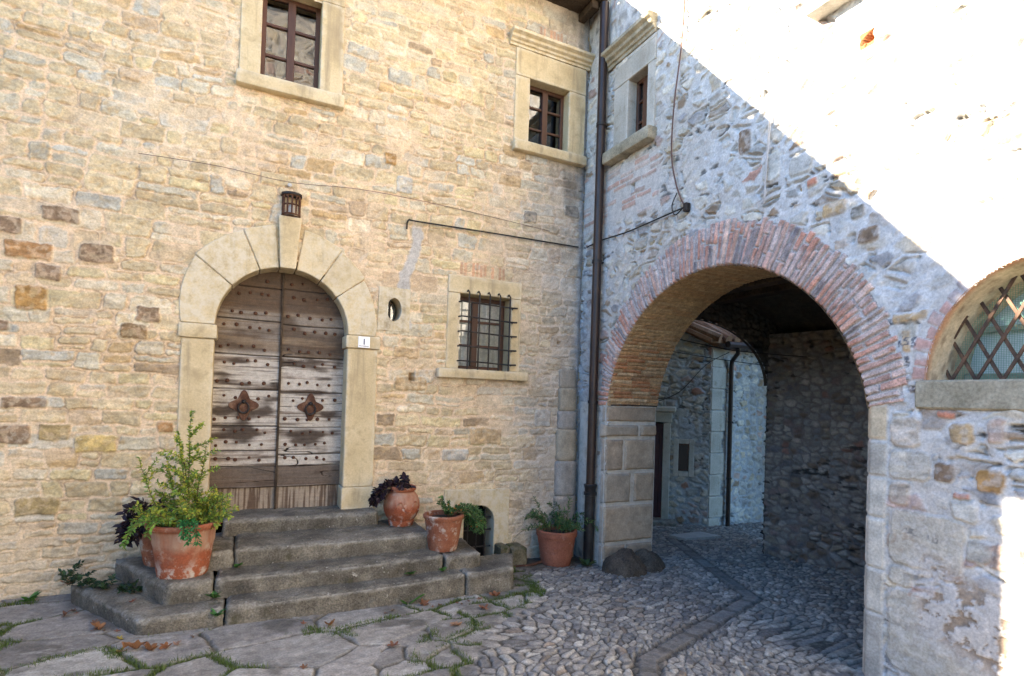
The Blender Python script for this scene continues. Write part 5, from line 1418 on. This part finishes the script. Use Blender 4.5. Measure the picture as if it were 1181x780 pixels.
# 1 - big pot with the tall yellow-green shrub
c0 = (-4.115, -.735, .195)
pt = empty('potted_plant', c0, 'large white stained terracotta pot with tall spiky yellow green shrub on the steps', 'potted plant')
pot(pt, c0, pot_profile(.175, .232, .415, .042, .036, bands=((.27, .010),)), M['terra'], wob=.012, seed=1, soil=(.20, .375))
P1 = Plant(11); top = Vector(c0) + Vector((0, 0, .37))
cl1 = [(.32, .37, .05), (.25, .35, .05), (.42, .40, .06), (.17, .28, .05), (.12, .22, .05)]
for i in range(28):
    a = P1.r.uniform(0, 6.283); k = P1.r.uniform(.05, 1) ** .7
    if i < 6:
        a, k, L = [(1.6, .05, .92), (2.7, .34, .56), (.3, .32, .66), (3.4, .65, .62), (5.4, .25, .62), (1.0, .22, .76)][i]
    else: L = P1.r.uniform(.24, .46) * (1.1 - .35 * k)
    d = Vector((math.cos(a) * k * .8, math.sin(a) * k * .7, .95 - .30 * k))
    base = top + Vector((math.cos(a) * .11 * k, math.sin(a) * .11 * k, -.02))
    pts = P1.stem(base, d, L, .0055, droop=.16 if i >= 6 else .02, wig=.16)
    P1.dress(pts, .013, .030, .016, cl1, .12, .8, 2)
    for b in range(P1.r.randint(4, 8)):
        q = P1.r.randint(2, 7); ax = (pts[q + 1] - pts[q]).normalized(); e = ax.orthogonal().normalized(); f = ax.cross(e); aa = P1.r.uniform(0, 6.283)
        dd = ax * .6 + (e * math.cos(aa) + f * math.sin(aa)) * .8
        p2 = P1.stem(pts[q], dd, L * P1.r.uniform(.18, .36), .003, droop=.06, wig=.2, n=5)
        P1.dress(p2, .011, .028, .015, cl1, .05, .8, 2)
for i, (dx, dy, L) in enumerate(((-.17, -.13, .34), (-.15, -.16, .38), (-.18, -.08, .24), (-.12, -.18, .22))):   # trailing on the left
    pts = P1.stem(top + Vector((dx, dy, .06)), (dx * 1.1, dy, .15), L, .004, droop=.55, wig=.12)
    P1.dress(pts, .013, .032, .016, [(.16, .30, .05), (.22, .32, .06), (.12, .25, .045)], .1, .8, 2)
for i, (dx, dy, L) in enumerate(((.03, -.25, .26), (.06, -.24, .30), (.0, -.25, .2))):      # a fresh sprig over the front of the rim
    pts = P1.stem(top + Vector((dx, dy, .07)), (dx, dy * .8, .12), L, .003, droop=.75, wig=.12)
    P1.dress(pts, .010, .034, .015, [(.045, .20, .06), (.065, .25, .07), (.04, .16, .045)], .15, .85, 3)
P1.build(pt)
# 2 - pot behind it with dark leaves
c0 = (-4.27, -.36, .195)
pt = empty('potted_plant', c0, 'terracotta pot of dark purple leaves tucked behind the big shrub pot', 'potted plant')
pot(pt, c0, pot_profile(.15, .21, .34, .05, .014, bands=((.2, .03),)), M['terra_old'], wob=.02, seed=2, soil=(.165, .29))
P2 = Plant(22); top = Vector(c0) + Vector((0, 0, .30)); dk = [(.022, .012, .020), (.030, .014, .022), (.016, .010, .014), (.035, .02, .025)]
for i in range(30):
    a = P2.r.uniform(1.6, 5.2); k = P2.r.uniform(.3, 1)
    pts = P2.stem(top + Vector((math.cos(a) * .1, math.sin(a) * .1, 0)), (math.cos(a) * k, math.sin(a) * k * .6, .8), P2.r.uniform(.16, .32), .005, droop=.5, wig=.15)
    P2.dress(pts, .020, .055, .036, dk, .2, .8, 2)
for i in range(12):
    pts = P2.stem(top + Vector((-.13 + P2.r.uniform(-.05, .05), -.03 + P2.r.uniform(-.06, .06), .05)), (-.6, -.1, .2), P2.r.uniform(.16, .30), .004, droop=1.0, wig=.12)
    P2.dress(pts, .022, .05, .032, dk, .1, .8, 2)
P2.build(pt)
# 3 - bulbous jar with purple leaves
c0 = (-2.265, -.30, .352)
pt = empty('potted_plant', c0, 'bulbous terracotta jar with dark purple leaves on the top step beside the door', 'potted plant')
pr = [(.115, 0), (.122, .01), (.125, .03), (.130, .05), (.126, .055), (.150, .09), (.172, .14), (.180, .19), (.176, .24), (.158, .29), (.130, .325), (.118, .335), (.122, .340), (.135, .350), (.140, .365), (.136, .385), (.125, .39), (.110, .38), (.105, .33)]
pot(pt, c0, pr, M['terra'], name='jar', wob=.012, seed=3, soil=(.106, .355))
mb = MB()
for a0, pp in ((-1.9, 1), (-1.0, 1)):
    mb.tube([(c0[0] + .178 * math.cos(a0 + t * .42) * 1.0, c0[1] + .178 * math.sin(a0 + t * .42), c0[2] + .20 + .05 * math.cos(t * 3.14)) for t in np.linspace(-1, 1, 15)], .008, 6)
mb.build('garland', M['terra'], pt, smooth='auto')
P3 = Plant(33); top = Vector(c0) + Vector((-.02, 0, .36))
for i in range(17):
    a = P3.r.uniform(0, 6.283); k = P3.r.uniform(.2, .9)
    pts = P3.stem(top + Vector((math.cos(a) * .06, math.sin(a) * .06, 0)), (math.cos(a) * k - .35, math.sin(a) * k, .75), P3.r.uniform(.10, .20), .005, droop=.5, wig=.15, n=6)
    P3.dress(pts, .020, .052, .036, dk, .25, .8, 2)
for i in range(16):
    pts = P3.stem(top + Vector((-.12, -.04 + P3.r.uniform(-.06, .06), .02)), (-.8, P3.r.uniform(-.3, .2), .15), P3.r.uniform(.12, .28), .004, droop=.9, wig=.12, n=7)
    P3.dress(pts, .022, .05, .032, dk, .2, .8, 2)
P3.build(pt)
# 4 - lime-crusted pot with trailing green
c0 = (-1.965, -.72, .190)
pt = empty('potted_plant', c0, 'lime crusted terracotta pot with trailing green berry plant at the step end', 'potted plant')
pot(pt, c0, pot_profile(.135, .188, .335, .04, .013), M['terra_old'], wob=.02, seed=4, soil=(.165, .29))
P4 = Plant(44); top = Vector(c0) + Vector((.05, .02, .30)); gr = [(.06, .13, .04), (.08, .17, .045), (.045, .10, .03), (.11, .20, .05)]
for i in range(16):
    a = P4.r.uniform(0, 6.283); pts = P4.stem(top, (math.cos(a) * .5 + .1, math.sin(a) * .5, .9), P4.r.uniform(.10, .22), .004, droop=.25, n=6); P4.dress(pts, .013, .030, .016, gr, .2, .8, 2)
for i in range(26):
    pts = P4.stem(top + Vector((.08 + P4.r.uniform(-.05, .05), P4.r.uniform(-.12, .10), .05)), (1, P4.r.uniform(-.5, .5), P4.r.uniform(.1, .6)), P4.r.uniform(.18, .42), .0035, droop=.62, wig=.16)
    P4.dress(pts, .013, .030, .016, gr, .15, .8, 2)
f = P4.build(pt)
mb = MB()
for i in range(26):
    v = Vector(P4.lv[P4.r.randrange(len(P4.lv))]); mb.lathe([(.001, -.007), (.006, -.003), (.006, .003), (.001, .007)], v, 6)
mb.build('berries', mat_noise('orange_berry', [(.3, (.45, .13, .02)), (.7, (.6, .25, .04))], 8), f)
# 5 - plain pot on the ground near the drainpipe
c0 = (-.445, -.30, -.225)
pt = empty('potted_plant', c0, 'plain pinkish terracotta pot with loose green bush on the ground by the drainpipe', 'potted plant')
pot(pt, c0, pot_profile(.165, .232, .40, .075, .014, bands=((.10, .018),)), M['terra_new'], wob=.006, seed=5, soil=(.205, .34))
mb = MB()
for q in (-1, 1):
    mb.tube([(c0[0] - .02 + q * .05 + .04 * math.cos(t) - .06, c0[1] - .203 - .003, c0[2] + .235 + .014 * math.sin(t * q)) for t in np.linspace(0, 3.14, 9)], .005, 5)
mb.build('relief', M['terra_new'], pt, smooth='auto')
P5 = Plant(55); top = Vector(c0) + Vector((0, 0, .35)); g5 = [(.08, .16, .05), (.06, .13, .04), (.12, .19, .055), (.045, .10, .035)]
for i in range(30):
    a = P5.r.uniform(0, 6.283); k = P5.r.uniform(.2, 1.1)
    pts = P5.stem(top + Vector((math.cos(a) * .10, math.sin(a) * .10, 0)), (math.cos(a) * k, math.sin(a) * k * .6, .75), P5.r.uniform(.22, .46), .004, droop=.30, wig=.18)
    P5.dress(pts, .017, .042, .014, g5, .15, .8, 2)
for dx in (-.8, .8, -.9):
    pts = P5.stem(top + Vector((dx * .15, 0, 0)), (dx, 0, .55), .62, .003, droop=.45, wig=.06, n=12)
P5.build(pt)

# ------------------------------------------------------------------ weeds, grass in the joints, fallen leaves
def weed(x, y, z, s, label, seed, cols=((.06, .16, .03), (.08, .20, .04), (.05, .12, .03)), n=9, L=.07, W_=.03):
    e = empty('weed', (x, y, z), label, 'weed', 'weeds by the steps and walls'); p = Plant(seed)
    for i in range(n):
        a = p.r.uniform(0, 6.283); k = p.r.uniform(.3, 1)
        p.leaf((x, y, z), (math.cos(a), math.sin(a), k), (0, 0, 1), L * s * p.r.uniform(.6, 1.2), W_ * s * p.r.uniform(.7, 1.2), p.r.choice(cols))
    p.build(e); return e
gz_ = lambda x, y: float(zg(x, y))
weed(-5.22, -.10, gz_(-5.22, -.1), 1.5, 'bright dandelion like weed at the wall foot left of the steps', 1)
weed(-3.86, -1.235, .0, 1.0, 'small weed growing from the joint of the lowest step, left end', 2, n=12)
weed(-3.885, -1.0, .06, 1.1, 'weed in the joint between the second step blocks under the big pot', 3, n=14)
weed(-3.74, -.74, .20, .9, 'tiny weed where the third step meets the second, right of the big pot', 4, n=12)
weed(-2.42, -1.16, -.14, 1.3, 'thin weed leaning on the front of the lowest step', 5, n=10, W_=.014, L=.12)
weed(-2.35, -.97, .06, .9, 'weed under the second step near its right joint', 6, n=12)
weed(-2.04, -.98, .06, .8, 'weed beside the short end block of the second step', 7, n=12)
weed(-.16, -.52, -.22, 1.5, 'weed tuft at the foot of the archway pier by the drainpipe', 8, ((.05, .09, .03), (.07, .10, .04)), 16, .09, .03)
weed(2.45, 1.55, gz_(2.4, 1.5), 1.6, 'dark weed tuft at the foot of the lane house wall', 9, ((.03, .06, .03),), 16, .1, .04)
# dark creeping weeds in the angle between the wall and the lowest steps
cw_ = empty('creeping_weed', (-4.85, -.22, .05), 'dark creeping weeds in the angle between wall and lowest step', 'weed'); p = Plant(71)
for i in range(30):
    t = p.r.random(); x = -4.98 + .55 * t + p.r.uniform(-.04, .04); y = -.16 - .52 * t + p.r.uniform(-.08, .06); z = .045 + p.r.uniform(0, .03)
    pts = p.stem((x, y, z), (p.r.uniform(-.6, .6), p.r.uniform(-.4, .4), .8), p.r.uniform(.05, .15) * (1 - .5 * t), .002, droop=.3, n=5)
    p.dress(pts, .014, .032, .022, [(.03, .06, .025), (.04, .08, .03), (.02, .045, .02)], .1, .8, 2)
p.build(cw_)

# grass and moss blades growing in the paving joints: nobody could count them
rg = np.random.RandomState(12)
N = 700000
gx_ = rg.uniform(-5.9, -.7, N); gy_ = rg.uniform(-2.9, -.05, N)
col_, h_, ed_, moss_, flag_, e2_ = ground_look(gx_, gy_)
strip = sstep(.40, .12, np.abs(gx_ - bound_x(gy_) + .10)) * (gy_ < -.6)
steps_m = (gy_ < -1.06 - .03 * (-gx_ - 1.4)) & (gy_ > -1.36 - .03 * (-gx_ - 1.4)) & (gx_ > -4.3) & (gx_ < -1.3)
lowst = sstep(.42, .60, fbm(gx_ * 2.2, gy_ * 2.2, 777, 3)) * steps_m * sstep(-1.36, -1.22, gy_)
pr_ = np.maximum(np.maximum(moss_ * sstep(.030, .010, ed_) * .8, strip * sstep(.030, .012, ed_) * sstep(.36, .52, fbm(gx_ * 3, gy_ * 3, 779, 3))), lowst * .10 * sstep(.05, .0, ed_))
patch = sstep(.60, .66, fbm(gx_ * 2.6 + 9, gy_ * 2.6, 781, 3)) * sstep(.07, .02, ed_) * flag_
pr_ = np.maximum(pr_, patch * .7)
out_steps = ~((gx_ > -5.0) & (gx_ < -1.3) & (gy_ > -1.18))
sel = (rg.rand(N) < pr_ * .55) & flag_ & out_steps
gx_, gy_, h_ = gx_[sel], gy_[sel], h_[sel]
n = min(len(gx_), 60000); gx_, gy_, h_ = gx_[:n], gy_[:n], h_[:n]
hz = zg(gx_, gy_) + h_ - .003
a = rg.uniform(0, 6.283, n); ln = rg.uniform(.010, .032, n) * (.6 + .8 * vn(gx_ * 5, gy_ * 5, 783)); ti = rg.uniform(.2, 1.1, n); wd = rg.uniform(.0015, .0032, n)
dx, dy = np.cos(a), np.sin(a)
b0 = np.stack([gx_ - dy * wd, gy_ + dx * wd, hz], -1); b1 = np.stack([gx_ + dy * wd, gy_ - dx * wd, hz], -1)
tp = np.stack([gx_ + dx * ln * ti, gy_ + dy * ln * ti, hz + ln], -1)
co = np.stack([b0, b1, tp], 1).reshape(-1, 3)
me = bpy.data.meshes.new('joint_grass'); me.vertices.add(3 * n); me.vertices.foreach_set('co', co.astype(np.float32).ravel())
me.loops.add(3 * n); me.loops.foreach_set('vertex_index', np.arange(3 * n, dtype=np.int32)); me.polygons.add(n); me.polygons.foreach_set('loop_start', np.arange(0, 3 * n, 3, dtype=np.int32)); me.update(calc_edges=True)
gcol = np.array((.075, .125, .022)) * rg.uniform(.6, 1.5, (n, 1)) * np.array((1, 1, 1)) + np.array((.03, .012, 0)) * rg.rand(n, 1)
cc = np.ones((n, 3, 4), np.float32); cc[..., :3] = gcol[:, None, :]
at = me.color_attributes.new('Col', 'FLOAT_COLOR', 'POINT'); at.data.foreach_set('color', cc.ravel())
tag(link('joint_grass', me, None, M['leaf']), 'short green grass and moss growing in the joints of the flagstones', 'grass', kind='stuff')

def dead_leaf(x, y, z, s, rot, label, seed, col=(.33, .14, .05), curl=.20, group='fallen leaves on the paving'):
    rr = random.Random(seed); n = 40; pts = []
    for i in range(n):
        t = 2 * math.pi * i / n
        lob = .45 + .55 * abs(math.cos(2.5 * t)) ** 1.6
        pts.append(Vector((math.cos(t) * lob * s * .62, math.sin(t) * lob * s * .5, 0)))
    vs = [Vector((0, 0, .012))] + pts + [p * .5 for p in pts]
    out = []
    for v in vs:
        zz = curl * (v.x ** 2 * 2.2 + v.y ** 2 * 5) / s + .30 * s * mnoise.noise(v * 26 + Vector((seed, 0, 0)))
        out.append(Vector((v.x, v.y, zz)))
    mt = Matrix.Rotation(rot, 4, 'Z') @ Matrix.Rotation(rr.uniform(-.35, .35), 4, 'X') @ Matrix.Rotation(rr.uniform(-.25, .25), 4, 'Y')
    out = [mt @ v for v in out]; mn = min(v.z for v in out)
    mb = MB(); fs = []
    for i in range(n):
        j = (i + 1) % n; fs += [(0, 1 + n + i, 1 + n + j), (1 + n + i, 1 + i, 1 + j, 1 + n + j)]
    mb.add([(v.x, v.y, v.z - mn) for v in out], fs)
    a = mt @ Vector((-.3 * s, 0, .0)); mb.tube([(0, 0, .01 - mn), (a.x * 1.2, a.y * 1.2, .006), (a.x * 2.2, a.y * 2.2, .012)], .0016, 4)
    g = rr.uniform(.6, .95); me_c = (col[0] * g, col[1] * g * 1.05, col[2] * g * 1.25); mb.c = [me_c] * len(mb.v)
    o = mb.build('fallen_leaf', M['leaf'], None, fix=False, smooth=True); o.location = (x, y, z + .004); return tag(o, label, 'fallen leaf', group)
def gl(x, y):
    c, h, *_ = ground_look(np.array([x]), np.array([y])); return float(zg(x, y) + h[0])
for i, (x, y, s, r_, lab, col) in enumerate((
        (-4.32, -1.52, .125, .3, 'largest curled brown leaf before the left end of the lowest step', (.36, .16, .06)),
        (-4.23, -1.545, .10, 2.0, 'curled leaf overlapping the largest brown leaf', (.40, .17, .06)),
        (-4.145, -1.54, .075, 4.0, 'crumpled leaf at the right of the curled leaf heap', (.30, .12, .045)),
        (-4.40, -1.49, .06, 1.0, 'yellow leaf at the left of the curled leaf heap', (.45, .32, .05)),
        (-4.08, -1.50, .055, 5.0, 'small pale curled leaf just right of the heap', (.42, .22, .11)),
        (-4.60, -1.0, .085, .8, 'flat tan leaf beside the slanting left edge of the lowest step', (.33, .15, .06)),
        (-4.44, -1.22, .045, 2.2, 'small bright yellow leaf near the lowest step corner', (.48, .34, .05)),
        (-3.10, -1.47, .085, 1.2, 'orange leaf in front of the middle of the lowest step', (.42, .17, .05)),
        (-2.58, -1.30, .05, .4, 'small pale leaf fragment before the lowest step', (.45, .32, .18)),
        (-2.30, -1.22, .10, 2.6, 'crisp brown leaf against the foot of the lowest step', (.33, .13, .05)),
        (-1.62, -1.20, .10, .2, 'brown leaf in front of the right end of the lowest step', (.33, .13, .05)),
        (-1.86, -1.50, .085, 1.5, 'reddish leaf lying on the small slabs right of the steps', (.36, .14, .06)),
        (-2.22, -1.80, .085, .1, 'pale orange leaf alone on a big flagstone', (.46, .24, .11)),
        (-2.76, -2.02, .07, 3.0, 'dark brown leaf by a mossy joint near the front', (.22, .09, .04)),
        (-3.35, -2.15, .045, .7, 'tiny brown leaf on the front flagstones', (.25, .11, .05)),
        (-4.86, -.62, .08, 1.1, 'brown leaf wedged between wall and step', (.24, .11, .055)))):
    dead_leaf(x, y, gl(x, y), s, r_, lab, i + 1, col)
for i in range(16):
    if i < 9: x = random.uniform(-4.2, -1.4); y = -1.25 - .04 * (-x - 1.4) - random.uniform(.0, .05)
    else: t = random.random(); x = -4.40 - .5 * t + random.uniform(-.10, .0); y = -1.20 + .85 * t
    dead_leaf(x, y, gl(x, y), random.uniform(.025, .05), random.uniform(0, 6), 'small dry leaf scrap in the angle between lowest step and paving', 60 + i, (.24 + .1 * random.random(), .13, .06), group='leaf scraps along the lowest step')
dead_leaf(-4.93, -.30, .06, .09, .5, 'tan leaf lying on the back of the lowest step by the wall', 40, (.33, .16, .08))
dead_leaf(-4.42, -.86, .05, .04, .5, 'tiny red leaf on top of the left end block of the lowest step', 41, (.30, .09, .04))

# ------------------------------------------------------------------ light, sky, camera
sd_ = Vector((2.25, -1.0, -1.128)).normalized()
sun = bpy.data.lights.new('sun', 'SUN'); sun.energy = 4.2; sun.angle = R(.3); sun.color = (1.0, .87, .69)
so = bpy.data.objects.new('sun', sun); COL.objects.link(so); so.rotation_euler = sd_.to_track_quat('-Z', 'Y').to_euler(); so.location = (-20, 10, 14)
w = bpy.data.worlds.new('World'); scene.world = w; w.use_nodes = True
nt = w.node_tree; bg = nt.nodes['Background']
sk = nt.nodes.new('ShaderNodeTexSky'); sk.sky_type = 'NISHITA'; sk.sun_disc = False
sk.sun_elevation = math.asin(-sd_.z); sk.sun_rotation = math.atan2(-sd_.x, -sd_.y)
sk.altitude = 400; sk.air_density = 1.0; sk.dust_density = .4; sk.ozone_density = 3.0
hs = nt.nodes.new('ShaderNodeHueSaturation'); hs.inputs['Saturation'].default_value = 1.15
nt.links.new(sk.outputs[0], hs.inputs['Color']); nt.links.new(hs.outputs[0], bg.inputs['Color']); bg.inputs['Strength'].default_value = .084

cam = bpy.data.cameras.new('camera'); co_ = bpy.data.objects.new('camera', cam); COL.objects.link(co_)
F_, YAW, PIT, ROL, PY_ = 642.94, .45653, .012596, .032218, 451.5
fw = Vector((math.sin(YAW) * math.cos(PIT), math.cos(YAW) * math.cos(PIT), math.sin(PIT)))
rt0 = Vector((math.cos(YAW), -math.sin(YAW), 0)); up0 = rt0.cross(fw)
rt1 = rt0 * math.cos(ROL) + up0 * math.sin(ROL); up1 = rt1.cross(fw)
co_.matrix_world = Matrix(((rt1.x, up1.x, -fw.x, -3.774), (rt1.y, up1.y, -fw.y, -5.8), (rt1.z, up1.z, -fw.z, 1.65), (0, 0, 0, 1)))
cam.sensor_fit = 'HORIZONTAL'; cam.sensor_width = 36; cam.lens = 36 * F_ / 1181; cam.shift_y = (PY_ - 390) / 1181
cam.clip_start = .05; cam.clip_end = 500
scene.camera = co_
scene.view_settings.view_transform = 'Standard'; scene.view_settings.look = 'None'; scene.view_settings.gamma = 1
scene.view_settings.use_curve_mapping = False
scene.view_settings.exposure = 3.32
scene.render.engine = 'CYCLES'
cy = scene.cycles
cy.use_denoising = True; cy.max_bounces = 10; cy.diffuse_bounces = 6; cy.glossy_bounces = 3; cy.transmission_bounces = 4; cy.transparent_max_bounces = 8
cy.sample_clamp_indirect = 6; cy.caustics_reflective = False; cy.caustics_refractive = False
